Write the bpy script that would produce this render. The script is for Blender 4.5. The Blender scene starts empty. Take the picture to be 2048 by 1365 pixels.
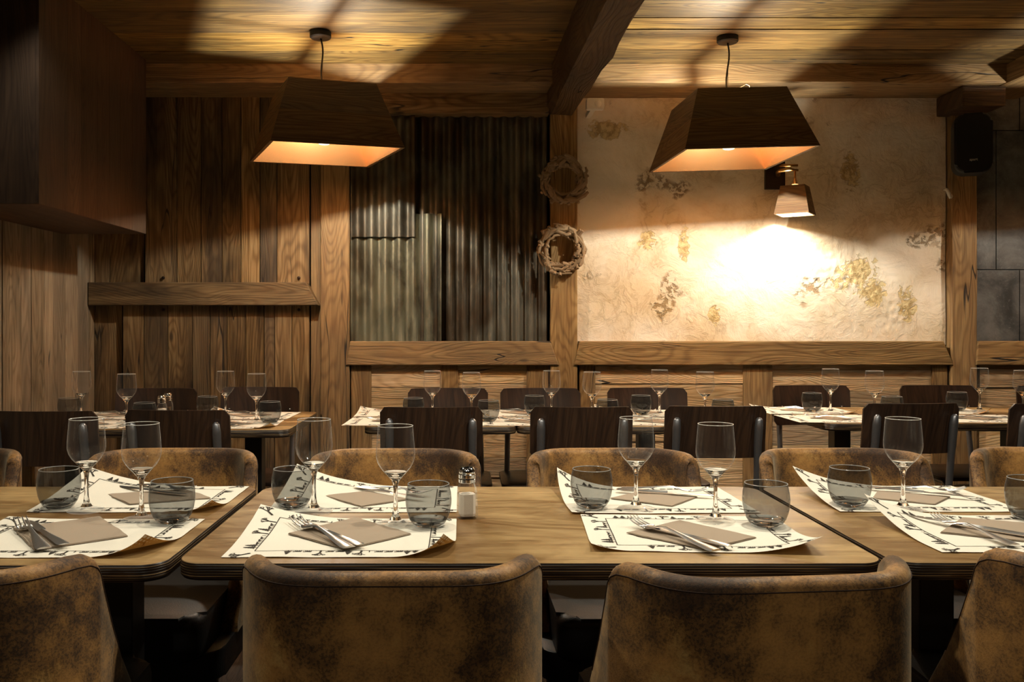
import bpy, bmesh, math, random
from mathutils import Vector, Matrix, Euler
R = math.radians
S = bpy.context.scene
COL = S.collection
F, CX, CY, EYE = 1780.0, 925.0, 648.0, 1.15          # focal length in px, principal point, eye height
CEIL, TT = 2.438, 0.75                               # ceiling height, table top height
WALL = 4.72

# ------------------------------------------------------------------ camera
cd = bpy.data.cameras.new('camera'); cam = bpy.data.objects.new('camera', cd); COL.objects.link(cam)
cam.location = (0, 0, EYE); cam.rotation_euler = (R(90), 0, 0)
cd.sensor_width = 36; cd.lens = F / 2048 * 36
cd.shift_x = (1024 - CX) / 2048; cd.shift_y = -(682.5 - CY) / 2048
cd.clip_start = .02
S.camera = cam
S.cycles.transparent_max_bounces = 24

# ------------------------------------------------------------------ world, exposure, lights
w = bpy.data.worlds.new('world'); S.world = w; w.use_nodes = True
w.node_tree.nodes['Background'].inputs[0].default_value = (1.0, .82, .62, 1)
w.node_tree.nodes['Background'].inputs[1].default_value = .012
S.view_settings.view_transform = 'Standard'; S.view_settings.look = 'None'
S.view_settings.exposure = 0.0; S.view_settings.gamma = 1; S.view_settings.use_curve_mapping = False

WARM = (1.0, .93, .76)
def lamp_point(name, loc, power, rad=.02, color=WARM):
    l = bpy.data.lights.new(name, 'POINT'); l.energy = power; l.color = color; l.shadow_soft_size = rad
    o = bpy.data.objects.new(name, l); o.location = loc; COL.objects.link(o); return o
def lamp_spot(name, loc, tgt, power, ang, blend=.4, rad=.03, color=WARM):
    l = bpy.data.lights.new(name, 'SPOT'); l.energy = power; l.color = color; l.shadow_soft_size = rad
    l.spot_size = R(ang); l.spot_blend = blend
    o = bpy.data.objects.new(name, l); o.location = loc; COL.objects.link(o)
    o.rotation_euler = (Vector(tgt) - Vector(loc)).to_track_quat('-Z', 'Y').to_euler(); return o
# downlights over the front row of tables (above the picture)
for x, p in ((-1.15, 27), (-.25, 37), (.62, 54), (1.50, 38)):
    lamp_spot('downlight', (x, 1.86, 2.08), (x, 1.86, .7), p, 132, .25, .035)
# ceiling spots of the room behind the camera
for x, y, p in ((-.9, .5, 5), (.3, .6, 5), (1.4, .5, 5), (-1.6, -.6, 22), (-.2, -.4, 22), (1.2, -.6, 22), (-1.0, -1.8, 30), (.8, -1.8, 30)):
    lamp_spot('ceiling_spot', (x, y, 2.40), (x * .85, y + 2.0, .3), p * .85, 60, .8, .03)
for x, p in ((-2.0 + .6, 8), (2.2, 14)):
    lamp_spot('ceiling_spot', (x, 2.9, 2.40), (x, 3.7, .7), p, 90, .7, .03)

# ------------------------------------------------------------------ helpers
def lin(h):
    h = h.lstrip('#'); v = [int(h[i:i+2], 16) / 255 for i in (0, 2, 4)]
    return tuple((c / 12.92 if c <= .04045 else ((c + .055) / 1.055) ** 2.4) for c in v)
def PX(x, y, D): return Vector(((x - CX) * D / F, D, EYE - (y - CY) * D / F))
def XP(x, D): return (x - CX) * D / F
def ZP(y, D): return EYE - (y - CY) * D / F
def TB(x, y, z=TT):                                  # pixel -> point on a horizontal plane
    D = (EYE - z) * F / (y - CY); return Vector(((x - CX) * D / F, D, z))

class MB:
    def __init__(s, seed=0):
        s.bm = bmesh.new(); s.uv = s.bm.loops.layers.uv.new('UVMap'); s.tn = s.bm.loops.layers.float_color.new('tone')
        s.rnd = random.Random(seed)
    def paint(s, faces, grain=0, tone=None, mat=0):
        if tone is None: tone = (s.rnd.random(), s.rnd.random(), s.rnd.random(), 1)
        o = [i for i in range(3) if i != grain]
        for f in faces:
            f.material_index = mat
            for l in f.loops:
                c = l.vert.co
                l[s.uv].uv = (c[grain] + tone[1] * 7, c[o[0]] + c[o[1]] + tone[2] * 5); l[s.tn] = tone
    def box(s, a, b, grain=0, tone=None, bev=0, mat=0, xf=None):
        x0, y0, z0 = a; x1, y1, z1 = b
        vs = [s.bm.verts.new(v) for v in ((x0,y0,z0),(x1,y0,z0),(x1,y1,z0),(x0,y1,z0),(x0,y0,z1),(x1,y0,z1),(x1,y1,z1),(x0,y1,z1))]
        fs = [s.bm.faces.new([vs[i] for i in q]) for q in ((0,3,2,1),(4,5,6,7),(0,1,5,4),(1,2,6,5),(2,3,7,6),(3,0,4,7))]
        if bev:
            es = list({e for f in fs for e in f.edges})
            r = bmesh.ops.bevel(s.bm, geom=es, offset=bev, segments=2, affect='EDGES', profile=.6)
            fs = list({f for v in r['verts'] for f in v.link_faces} | {f for f in fs if f.is_valid})
        s.paint(fs, grain, tone, mat)
        if xf is not None: bmesh.ops.transform(s.bm, matrix=xf, verts=list({v for f in fs for v in f.verts}))
        return fs
    def prism(s, pts, h0, h1, axis=2, grain=0, tone=None, mat=0, bev=0, seg=2):
        """polygon pts in the two axes other than `axis`, extruded from h0 to h1"""
        def mk(p, h):
            if axis == 2: return (p[0], p[1], h)
            if axis == 1: return (p[0], h, p[1])
            return (h, p[0], p[1])
        A = [s.bm.verts.new(mk(p, h0)) for p in pts]; B = [s.bm.verts.new(mk(p, h1)) for p in pts]
        n = len(pts)
        caps = [s.bm.faces.new(A), s.bm.faces.new(B)]
        fs = caps + [s.bm.faces.new([A[i], A[(i+1) % n], B[(i+1) % n], B[i]]) for i in range(n)]
        if bev:
            es = list({e for f in caps for e in f.edges})
            r = bmesh.ops.bevel(s.bm, geom=es, offset=bev, segments=seg, affect='EDGES', profile=.5)
            fs = list({f for v in r['verts'] for f in v.link_faces} | {f for f in fs if f.is_valid})
        bmesh.ops.recalc_face_normals(s.bm, faces=fs)
        s.paint(fs, grain, tone, mat); return fs
    def lathe(s, prof, n=32, c=(0,0,0), mat=0, close=False, axis=2):
        rings = []
        for r, z in prof:
            ring = []
            for i in range(n):
                a = 2 * math.pi * i / n
                p = (r * math.cos(a), r * math.sin(a), z)
                if axis == 1: p = (p[0], p[2], p[1])
                ring.append(s.bm.verts.new((c[0]+p[0], c[1]+p[1], c[2]+p[2])))
            rings.append(ring)
        fs = []
        m = len(rings)
        for k in range(m if close else m - 1):
            A, B = rings[k], rings[(k+1) % m]
            for i in range(n):
                fs.append(s.bm.faces.new([A[i], A[(i+1) % n], B[(i+1) % n], B[i]]))
        if not close:
            if prof[0][0] > 1e-4: fs.append(s.bm.faces.new(rings[0][::-1]))
            if prof[-1][0] > 1e-4: fs.append(s.bm.faces.new(rings[-1]))
        s.paint(fs, 2, None, mat); return fs
    def tube(s, pts, rad, n=10, mat=0, flat=None, closed=False, grain=2):
        """swept tube; rad number or list; flat=(a,b) scales the section"""
        pts = [Vector(p) for p in pts]; m = len(pts)
        rads = rad if isinstance(rad, (list, tuple)) else [rad] * m
        up = None; rings = []
        for i, p in enumerate(pts):
            if closed: t = pts[(i+1) % m] - pts[i-1]
            else: t = pts[min(i+1, m-1)] - pts[max(i-1, 0)]
            t.normalize()
            if up is None:
                up = Vector((0,0,1)) if abs(t.z) < .9 else Vector((0,1,0))
            sd = t.cross(up); sd.normalize(); up = sd.cross(t); up.normalize()
            a, b = flat or (1, 1)
            rings.append([s.bm.verts.new(p + (sd * math.cos(2*math.pi*k/n) * a + up * math.sin(2*math.pi*k/n) * b) * rads[i]) for k in range(n)])
        fs = []
        for i in range(m if closed else m - 1):
            A, B = rings[i], rings[(i+1) % m]
            for k in range(n): fs.append(s.bm.faces.new([A[k], A[(k+1) % n], B[(k+1) % n], B[k]]))
        if not closed: fs += [s.bm.faces.new(rings[0][::-1]), s.bm.faces.new(rings[-1])]
        s.paint(fs, grain, None, mat); return fs
    def grid(s, fn, nu, nv, mat=0, tone=None, uvf=None, flip=False):
        V = [[s.bm.verts.new(fn(i / nu, j / nv)) for j in range(nv + 1)] for i in range(nu + 1)]
        fs = []
        if tone is None: tone = (s.rnd.random(), s.rnd.random(), s.rnd.random(), 1)
        for i in range(nu):
            for j in range(nv):
                q = [V[i][j], V[i+1][j], V[i+1][j+1], V[i][j+1]]
                if flip: q.reverse()
                f = s.bm.faces.new(q); f.material_index = mat; fs.append(f)
                for l in f.loops:
                    c = l.vert.co; l[s.tn] = tone
                    l[s.uv].uv = (c.x, c.y + c.z) if uvf is None else uvf(c)
        return fs
    def build(s, name, mats, parent=None, smooth=False, loc=None, normals=True):
        if normals: bmesh.ops.recalc_face_normals(s.bm, faces=s.bm.faces)
        me = bpy.data.meshes.new(name); s.bm.to_mesh(me); s.bm.free()
        for m in (mats if isinstance(mats, (list, tuple)) else [mats]): me.materials.append(m)
        if smooth:
            for p in me.polygons: p.use_smooth = True
            if smooth is not True:
                try: me.set_sharp_from_angle(angle=R(smooth))
                except Exception: pass
        o = bpy.data.objects.new(name, me); COL.objects.link(o)
        if parent: o.parent = parent
        if loc is not None: o.location = loc
        return o

def tag(o, label, cat, group=None):
    o['label'] = label; o['category'] = cat
    if group: o['group'] = group
    return o
def struct(o): o['kind'] = 'structure'; return o
def thing(name, label, cat, loc=(0,0,0), rz=0, group=None):
    o = bpy.data.objects.new(name, None); COL.objects.link(o); o.empty_display_size = .05
    o.location = loc; o.rotation_euler = (0, 0, rz); return tag(o, label, cat, group)
def dup(root, label, loc, rz=0, group=None, skip=()):
    r = root.copy(); COL.objects.link(r); r.location = loc; r.rotation_euler = (0, 0, rz); r['label'] = label
    if group: r['group'] = group
    r.scale = (1, 1, 1)
    for ch in list(root.children):
        if ch.name.split('.')[0] in skip: continue
        c = ch.copy(); COL.objects.link(c); c.parent = r
        for g in list(ch.children):
            d = g.copy(); COL.objects.link(d); d.parent = c
    return r
def rrect(x0, y0, x1, y1, r, n=6):
    pts = []
    for cx_, cy_, a0 in ((x1-r, y1-r, 0), (x0+r, y1-r, 90), (x0+r, y0+r, 180), (x1-r, y0+r, 270)):
        for k in range(n + 1):
            a = R(a0 + 90 * k / n); pts.append((cx_ + r * math.cos(a), cy_ + r * math.sin(a)))
    return pts

# ------------------------------------------------------------------ materials
class NT:
    def __init__(s, name):
        s.mat = bpy.data.materials.new(name); s.mat.use_nodes = True; s.t = s.mat.node_tree
        s.b = s.t.nodes['Principled BSDF']; s.out = s.t.nodes['Material Output']
    def n(s, typ, **kw):
        nd = s.t.nodes.new(typ)
        for k, v in kw.items(): setattr(nd, k, v)
        return nd
    def put(s, sock, v):
        if hasattr(v, 'is_linked') or isinstance(v, bpy.types.NodeSocket): s.t.links.new(v, sock)
        elif isinstance(v, tuple) and len(v) == 3 and sock.type == 'RGBA': sock.default_value = (*v, 1)
        else: sock.default_value = v
    def m(s, op, a, b=0.0, c=0.0):
        nd = s.n('ShaderNodeMath', operation=op)
        for i, v in enumerate((a, b, c)): s.put(nd.inputs[i], v)
        return nd.outputs[0]
    def noise(s, vec, scale=1, detail=2, rough=.5, dist=0):
        nd = s.n('ShaderNodeTexNoise'); s.put(nd.inputs['Vector'], vec)
        nd.inputs['Scale'].default_value = scale; nd.inputs['Detail'].default_value = detail
        nd.inputs['Roughness'].default_value = rough; nd.inputs['Distortion'].default_value = dist
        return nd.outputs['Fac']
    def vor(s, vec, scale=1, feature='F1'):
        nd = s.n('ShaderNodeTexVoronoi', feature=feature); s.put(nd.inputs['Vector'], vec); nd.inputs['Scale'].default_value = scale
        return nd.outputs['Distance']
    def ramp(s, v, a, b, c=0.0, d=1.0, smooth=True):
        nd = s.n('ShaderNodeMapRange', interpolation_type='SMOOTHSTEP' if smooth else 'LINEAR')
        s.put(nd.inputs['Value'], v)
        for k, x in (('From Min', a), ('From Max', b), ('To Min', c), ('To Max', d)): s.put(nd.inputs[k], x)
        return nd.outputs['Result']
    def mix(s, f, a, b, mode='MIX'):
        nd = s.n('ShaderNodeMix', data_type='RGBA', blend_type=mode)
        s.put(nd.inputs[0], f); s.put(nd.inputs[6], a); s.put(nd.inputs[7], b); return nd.outputs[2]
    def comb(s, x, y, z):
        nd = s.n('ShaderNodeCombineXYZ')
        for i, v in enumerate((x, y, z)): s.put(nd.inputs[i], v)
        return nd.outputs[0]
    def obj(s): return s.n('ShaderNodeTexCoord').outputs['Object']
    def bump(s, h, st=.3, dist=.01):
        nd = s.n('ShaderNodeBump'); s.put(nd.inputs['Height'], h); nd.inputs['Strength'].default_value = st
        nd.inputs['Distance'].default_value = dist; s.t.links.new(nd.outputs[0], s.b.inputs['Normal'])
    def fin(s, col=None, rough=.5, metal=0, spec=None):
        if col is not None: s.put(s.b.inputs['Base Color'], col)
        s.put(s.b.inputs['Roughness'], rough); s.put(s.b.inputs['Metallic'], metal)
        if spec is not None: s.b.inputs['Specular IOR Level'].default_value = spec
        return s.mat

def wood(name, dark, mid, light, ring=55, rough=.6, bmp=.35, var=.5, crack=1.0, stain=.5, fine=1.0, knots=1.0, spec=.3, hue=None):
    t = NT(name)
    uv = t.n('ShaderNodeSeparateXYZ'); t.t.links.new(t.n('ShaderNodeUVMap', uv_map='UVMap').outputs[0], uv.inputs[0])
    u, v = uv.outputs[0], uv.outputs[1]
    a = t.n('ShaderNodeAttribute', attribute_name='tone'); sp = t.n('ShaderNodeSeparateColor'); t.t.links.new(a.outputs['Color'], sp.inputs[0])
    r, g = sp.outputs[0], sp.outputs[1]
    rz = t.m('MULTIPLY', r, 37.0)
    base = t.noise(t.comb(t.m('MULTIPLY', u, .9), t.m('MULTIPLY', v, 6.5), rz), 1, 1.2)
    kd = t.vor(t.comb(t.m('MULTIPLY', u, 1.9), t.m('MULTIPLY', v, 5.5), rz), 1)
    kb = t.ramp(kd, 0.0, .30, 1, 0)
    fac = t.m('ADD', base, t.m('MULTIPLY', kb, .10 * knots))
    sn = t.m('SINE', t.m('MULTIPLY', fac, float(ring * 3.0)))
    rg = t.m('MULTIPLY_ADD', sn, .5, .5)
    rg = t.m('SUBTRACT', 1.0, t.m('POWER', rg, 2.5))
    fi = t.noise(t.comb(t.m('MULTIPLY', u, 5.0), t.m('MULTIPLY', v, 190.0), rz), 1, 3, .6)
    fi2 = t.noise(t.comb(t.m('MULTIPLY', u, 1.6), t.m('MULTIPLY', v, 40.0), rz), 1, 3, .6)
    st = t.noise(t.comb(t.m('MULTIPLY', u, 1.3), t.m('MULTIPLY', v, 5.0), t.m('ADD', rz, 9.0)), 1, 4, .6)
    k = t.m('ADD', t.m('MULTIPLY', rg, .15), t.m('MULTIPLY', fi, .55 * fine))
    k = t.m('ADD', k, t.m('MULTIPLY', fi2, .60))
    c1 = t.mix(t.ramp(k, .25, .62), dark, mid); c1 = t.mix(t.ramp(k, .55, .95), c1, light)
    c1 = t.mix(t.m('MULTIPLY', t.ramp(st, .42, .66), stain), c1, dark)
    knot = t.ramp(t.m('ADD', kd, t.m('MULTIPLY', fi2, .04)), .055, .10, 1, 0)
    c1 = t.mix(t.m('MULTIPLY', knot, .8 * min(knots, 1)), c1, tuple(x * .35 for x in dark))
    cn = t.noise(t.comb(t.m('MULTIPLY', u, .55), t.m('MULTIPLY', v, 8.0), t.m('ADD', rz, 3.0)), 1, 2.5)
    cr = t.ramp(t.m('ABSOLUTE', t.m('SUBTRACT', cn, .5)), .001, .006, 1, 0)
    cm = t.ramp(t.noise(t.comb(t.m('MULTIPLY', u, 1.1), v, rz), 1, 1), .50, .56)
    cr = t.m('MULTIPLY', t.m('MULTIPLY', cr, cm), crack)
    c1 = t.mix(t.m('MULTIPLY', cr, .9), c1, tuple(x * .15 for x in dark))
    br = t.m('MULTIPLY_ADD', r, var, 1.0 - var * .5)
    c1 = t.mix(1.0, c1, t.comb(br, br, br), 'MULTIPLY')
    c1 = t.mix(t.m('MULTIPLY', g, .35), c1, hue or tuple(sum(mid) / 3 * x for x in (1.15, 1.0, .85)))
    h = t.m('SUBTRACT', t.m('ADD', t.m('MULTIPLY', fi, .6), t.m('MULTIPLY', rg, .25)), t.m('MULTIPLY', cr, 2.5))
    t.bump(h, bmp, .006)
    return t.fin(c1, t.m('MULTIPLY_ADD', fi, .2, rough - .1), spec=spec)

M = {}
M['old'] = wood('weathered_planks', lin('#2f1f10'), lin('#7a5a36'), lin('#b39468'), var=.75, stain=.65)
M['leftwall'] = wood('grey_brown_planks', lin('#33281a'), lin('#88745a'), lin('#b4a184'), var=.8, stain=.5)
M['panel'] = wood('panel_planks', lin('#261a0d'), lin('#68502f'), lin('#98805a'), var=.8, stain=.8)
M['beam'] = wood('timber_beam', lin('#3c2814'), lin('#84663c'), lin('#b0925f'), var=.3, ring=62, stain=.35, crack=1.3, bmp=.5)
M['dkbeam'] = wood('dark_timber_beam', lin('#20150b'), lin('#4a3520'), lin('#6e5638'), var=.3, stain=.6, crack=1.5, bmp=.8)
M['ceil'] = wood('ceiling_planks', lin('#1e1508'), lin('#694f22'), lin('#a08246'), var=.9, ring=40, stain=.55, crack=1.2)
M['board'] = wood('wainscot_boards', lin('#5a3e22'), lin('#bb9c6c'), lin('#e8d0a6'), var=.85, ring=75, stain=.4, crack=1.3, bmp=.6)
M['veneer'] = wood('reddish_veneer', lin('#241812'), lin('#4e3829'), lin('#644c38'), var=.35, stain=.3, crack=0, knots=0, bmp=.1)
M['shade'] = wood('shade_wood', lin('#3a2612'), lin('#76552f'), lin('#9a7a4c'), var=.4, stain=.4, crack=.6, bmp=.4)
M['chairwood'] = wood('dark_chair_wood', lin('#120a06'), lin('#2f1d12'), lin('#4a3220'), var=.4, ring=45, rough=.38, crack=0, knots=0, stain=.3, bmp=.08, spec=.5)
M['floor'] = wood('floor_boards', lin('#120b06'), lin('#2c1c10'), lin('#3c2818'), var=.4, rough=.6, crack=.4)

def m_tabletop():
    t = NT('table_wood'); o = t.obj(); s = t.n('ShaderNodeSeparateXYZ'); t.t.links.new(o, s.inputs[0])
    x, y = s.outputs[0], s.outputs[1]
    st = t.noise(t.comb(t.m('MULTIPLY', x, 5.0), t.m('MULTIPLY', y, 60.0), 0.0), 1, 4, .6)
    cl = t.noise(t.comb(t.m('MULTIPLY', x, 1.8), t.m('MULTIPLY', y, 5.0), 1.0), 1, 5, .65, 1.2)
    fi = t.noise(t.comb(t.m('MULTIPLY', x, 30.0), t.m('MULTIPLY', y, 300.0), 0.0), 1, 2)
    c = t.mix(t.ramp(cl, .32, .68), lin('#644624'), lin('#a78a5c'))
    c = t.mix(t.m('MULTIPLY', t.ramp(st, .45, .75), .5), c, lin('#5a3c1c'))
    c = t.mix(t.m('MULTIPLY', t.ramp(fi, .55, .8), .25), c, lin('#c9ad78'))
    t.bump(t.m('ADD', st, fi), .05, .002)
    return t.fin(c, t.ramp(cl, .3, .7, .30, .46), spec=.45)
M['top'] = m_tabletop()
def m_ply():
    t = NT('plywood_edge'); o = t.obj(); s = t.n('ShaderNodeSeparateXYZ'); t.t.links.new(o, s.inputs[0])
    z = s.outputs[2]
    n = t.noise(t.comb(t.m('MULTIPLY', s.outputs[0], 7.0), t.m('MULTIPLY', s.outputs[1], 7.0), t.m('MULTIPLY', z, 500.0)), 1, 2)
    st = t.m('SINE', t.m('MULTIPLY_ADD', z, 1450.0, t.m('MULTIPLY', n, 1.5)))
    c = t.mix(t.m('MULTIPLY', t.ramp(st, .35, .95), t.ramp(n, .40, .65)), lin('#241810'), lin('#a98a5e'))
    t.bump(st, .3, .002)
    return t.fin(c, .38, spec=.5)
M['ply'] = m_ply()
def m_leather():
    t = NT('worn_suede'); o = t.obj()
    oi = t.n('ShaderNodeObjectInfo'); ad = t.n('ShaderNodeVectorMath', operation='ADD')
    t.t.links.new(o, ad.inputs[0]); t.t.links.new(t.comb(t.m('MULTIPLY', oi.outputs['Random'], 0.0), 0.0, 0.0), ad.inputs[1])
    o = ad.outputs[0]
    a = t.noise(o, 5.0, 5, .6, .3); b = t.noise(o, 14.0, 6, .65); f = t.noise(o, 240.0, 2, .6); g = t.noise(o, 900.0, 1)
    k = t.m('ADD', t.m('MULTIPLY', a, .65), t.m('MULTIPLY', b, .35))
    c = t.mix(t.ramp(k, .38, .62), lin('#3f2610'), lin('#ad7c40'))
    c = t.mix(t.ramp(b, .56, .74), c, lin('#b08a50'))
    sp = t.m('MULTIPLY', t.ramp(f, .49, .57), t.ramp(k, .42, .58, .85, .18))
    c = t.mix(t.m('MULTIPLY', sp, .8), c, lin('#24160b'))
    t.bump(t.m('ADD', f, t.m('MULTIPLY', g, .6)), .18, .002)
    t.b.inputs['Sheen Weight'].default_value = .25; t.b.inputs['Sheen Roughness'].default_value = .4
    t.b.inputs['Sheen Tint'].default_value = (1, .85, .6, 1)
    return t.fin(c, t.ramp(b, .4, .7, .72, .48), spec=.4)
M['suede'] = m_leather()
def m_plaster():
    t = NT('rough_plaster'); o = t.obj()
    a = t.noise(o, 2.2, 5, .6, .4); b = t.noise(o, 9.0, 8, .65, .8); c_ = t.noise(o, 34.0, 6, .6, .4); d = t.noise(o, 4.2, 6, .7, 1.2)
    col = t.mix(t.ramp(a, .35, .68), lin('#ece5d6'), lin('#d3c4a6'))
    col = t.mix(t.m('MULTIPLY', t.ramp(d, .60, .74), .65), col, lin('#a5854e'))
    rid = t.ramp(t.m('ABSOLUTE', t.m('SUBTRACT', b, .5)), 0.0, .05, 1, 0)
    msk = t.ramp(a, .42, .62)
    col = t.mix(t.m('MULTIPLY', t.m('MULTIPLY', rid, msk), .25), col, lin('#8e6f3e'))
    sc = t.noise(o, 3.4, 2); chip = t.m('MULTIPLY', t.ramp(sc, .63, .68), t.ramp(c_, .46, .56))
    col = t.mix(t.m('MULTIPLY', chip, .75), col, lin('#7c6034'))
    # places where the skim coat has come away: (x, z, half width, half height)
    sx = t.n('ShaderNodeSeparateXYZ'); t.t.links.new(o, sx.inputs[0]); X_, Z_ = sx.outputs[0], sx.outputs[2]; wear = None
    for px_, pz, ww, hh in ((2.09, 1.415, .13, .10), (2.17, 1.33, .07, .09), (.98, 1.58, .05, .06), (2.05, 1.95, .05, .11), (2.35, 1.26, .05, .10), (1.33, 1.20, .03, .06), (.75, 2.18, .12, .05), (1.17, 1.56, .03, .09)):
        dx = t.m('DIVIDE', t.m('SUBTRACT', X_, px_), ww); dz = t.m('DIVIDE', t.m('SUBTRACT', Z_, pz), hh)
        g = t.ramp(t.m('ADD', t.m('MULTIPLY', dx, dx), t.m('MULTIPLY', dz, dz)), 0.0, 2.6, 1, 0)
        wear = g if wear is None else t.m('MAXIMUM', wear, g)
    cut = t.ramp(t.m('ADD', t.m('ADD', t.m('MULTIPLY', wear, .34), t.m('MULTIPLY', b, .75)), t.m('MULTIPLY', c_, .55)), .88, .95)
    cut = t.m('MULTIPLY', cut, t.ramp(wear, .02, .2))
    col = t.mix(t.m('MULTIPLY', cut, .8), col, t.mix(t.ramp(c_, .4, .6), lin('#a08444'), lin('#d8c48e')))
    h = t.m('ADD', t.m('MULTIPLY', a, 1.2), t.m('MULTIPLY', b, .9)); h = t.m('ADD', h, t.m('MULTIPLY', c_, .2))
    h = t.m('SUBTRACT', h, t.m('MULTIPLY', chip, .9)); h = t.m('SUBTRACT', h, t.m('MULTIPLY', cut, t.m('MULTIPLY_ADD', c_, -1.2, 1.5))); h = t.m('SUBTRACT', h, t.m('MULTIPLY', t.m('MULTIPLY', rid, msk), .10))
    t.bump(h, .55, .02)
    return t.fin(col, .9, spec=.15)
M['plaster'] = m_plaster()
def m_plaster_mark():
    t = NT('exposed_render'); o = t.obj()
    b = t.noise(o, 22.0, 8, .7, .8); c_ = t.noise(o, 70.0, 4, .6)
    col = t.mix(t.ramp(b, .40, .62), lin('#a98d50'), lin('#e0cfa4'))
    t.bump(t.m('ADD', b, t.m('MULTIPLY', c_, .5)), .9, .012)
    return t.fin(col, .9, spec=.1)
M['mark'] = m_plaster_mark()
def m_tin(name='corrugated_tin', base='#77766c', rust='#44321f', k=.0):
    t = NT(name); s = t.n('ShaderNodeSeparateXYZ'); t.t.links.new(t.obj(), s.inputs[0])
    x, z = s.outputs[0], s.outputs[2]
    a = t.noise(t.comb(t.m('MULTIPLY', x, 6.0), 0.0, t.m('MULTIPLY', z, 1.6)), 1, 5, .65, .4)
    b = t.noise(t.comb(t.m('MULTIPLY', x, 30.0), 3.0, t.m('MULTIPLY', z, 9.0)), 1, 5, .7)
    d = t.noise(t.comb(t.m('MULTIPLY', x, 3.0), 7.0, t.m('MULTIPLY', z, 2.2)), 1, 3, .6)
    c = t.mix(t.ramp(a, .40 - k, .62 - k), lin(base), lin('#4c4a42'))
    c = t.mix(t.m('MULTIPLY', t.ramp(d, .42 - k, .62 - k), .75), c, lin(rust))
    c = t.mix(t.m('MULTIPLY', t.ramp(b, .58, .74), .25), c, lin('#c9c8b8'))
    t.bump(b, .15, .003)
    return t.fin(c, t.ramp(b, .3, .7, .38, .62), .7)
M['tin'] = m_tin(); M['tin2'] = m_tin('grey_green_tin', '#8a8c7b', '#4f4430', -.05)
def m_slate():
    t = NT('slate_tile'); o = t.obj(); a = t.noise(o, 5, 6, .65, .4); b = t.noise(o, 60, 5, .7)
    at = t.n('ShaderNodeAttribute', attribute_name='tone'); sp = t.n('ShaderNodeSeparateColor'); t.t.links.new(at.outputs['Color'], sp.inputs[0])
    c = t.mix(t.ramp(a, .3, .7), lin('#383c3f'), lin('#72777a')); c = t.mix(t.m('MULTIPLY', t.ramp(b, .55, .75), .35), c, lin('#8a8e90'))
    t.bump(t.m('ADD', a, b), .2, .006); return t.fin(c, .5, spec=.4)
M['slate'] = m_slate()
def plain(name, col, rough=.5, metal=0, spec=.5, bmp=0, scale=200):
    t = NT(name); n = t.noise(t.obj(), scale, 3); c = t.mix(n, tuple(x * .88 for x in col), tuple(min(1, x * 1.1) for x in col))
    if bmp: t.bump(n, bmp, .002)
    return t.fin(c, rough, metal, spec)
M['black'] = plain('black_powder_coat', lin('#141312'), .45)
M['blackp'] = plain('black_plastic', lin('#0a0a0a'), .6)
M['dark'] = plain('dark_backing', lin('#0d0906'), .9, spec=.1)
M['grout'] = plain('dark_grout', lin('#1a1a19'), .9)
M['gun'] = plain('gunmetal_tube', lin('#8a8a8d'), .38, .85)
M['cutlery'] = plain('polished_steel', lin('#dedcd8'), .30, 1)
M['chrome'] = plain('chrome_cap', lin('#d8d8d8'), .12, 1)
M['white'] = plain('white_plastic', lin('#ddd8cc'), .5)
M['salt'] = plain('salt', lin('#e6ddcf'), .9, spec=.1, bmp=.3, scale=900)
M['napkin'] = plain('taupe_paper_napkin', lin('#9a8a78'), .9, spec=.1, bmp=.25, scale=1200)
M['paper'] = plain('cream_paper', lin('#efe8d8'), .75, spec=.2, bmp=.12, scale=700)
M['kraft'] = plain('kraft_paper', lin('#b8925a'), .85, spec=.1, bmp=.1, scale=500)
def papery(name, col, tr):
    m = plain(name, col, .8, spec=.15, bmp=.1, scale=600); nt = m.node_tree; b = nt.nodes['Principled BSDF']
    tl = nt.nodes.new('ShaderNodeBsdfTranslucent'); mx = nt.nodes.new('ShaderNodeMixShader'); mx.inputs[0].default_value = tr
    src = b.inputs['Base Color'].links[0].from_socket; nt.links.new(src, tl.inputs[0])
    nt.links.new(b.outputs[0], mx.inputs[1]); nt.links.new(tl.outputs[0], mx.inputs[2]); nt.links.new(mx.outputs[0], nt.nodes['Material Output'].inputs[0]); return m
M['paper'] = papery('cream_paper_sheet', lin('#e9e2d2'), .15)
M['kraft'] = papery('kraft_paper_back', lin('#cfa562'), .65)
M['ink'] = plain('grey_print_ink', lin('#3a3530'), .8, spec=.1)
M['wreath'] = plain('bleached_driftwood', lin('#8f7a60'), .85, spec=.1, bmp=.6, scale=60)
M['seam'] = plain('dark_seam_thread', lin('#35200f'), .8)
M['hide'] = plain('black_leatherette', lin('#1c1b1a'), .5, bmp=.2, scale=300)
M['cable'] = plain('black_cable', lin('#0c0b0a'), .5)
M['wire'] = plain('steel_wire', lin('#8a7a60'), .35, .9)
M['brass'] = plain('warm_brass', lin('#b98a52'), .3, 1)
M['iron'] = plain('aged_iron', lin('#2e2018'), .5, .6)
def m_copper():
    t = NT('brushed_copper'); n = t.noise(t.obj(), 5, 1); n2 = t.noise(t.obj(), 60, 2)
    c = t.mix(n, lin('#e6a260'), lin('#f4bf86')); n3 = t.noise(t.obj(), 3.5, 1); t.bump(n3, .1, .02)
    return t.fin(c, .24, .95)
M['copper'] = m_copper()
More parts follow.
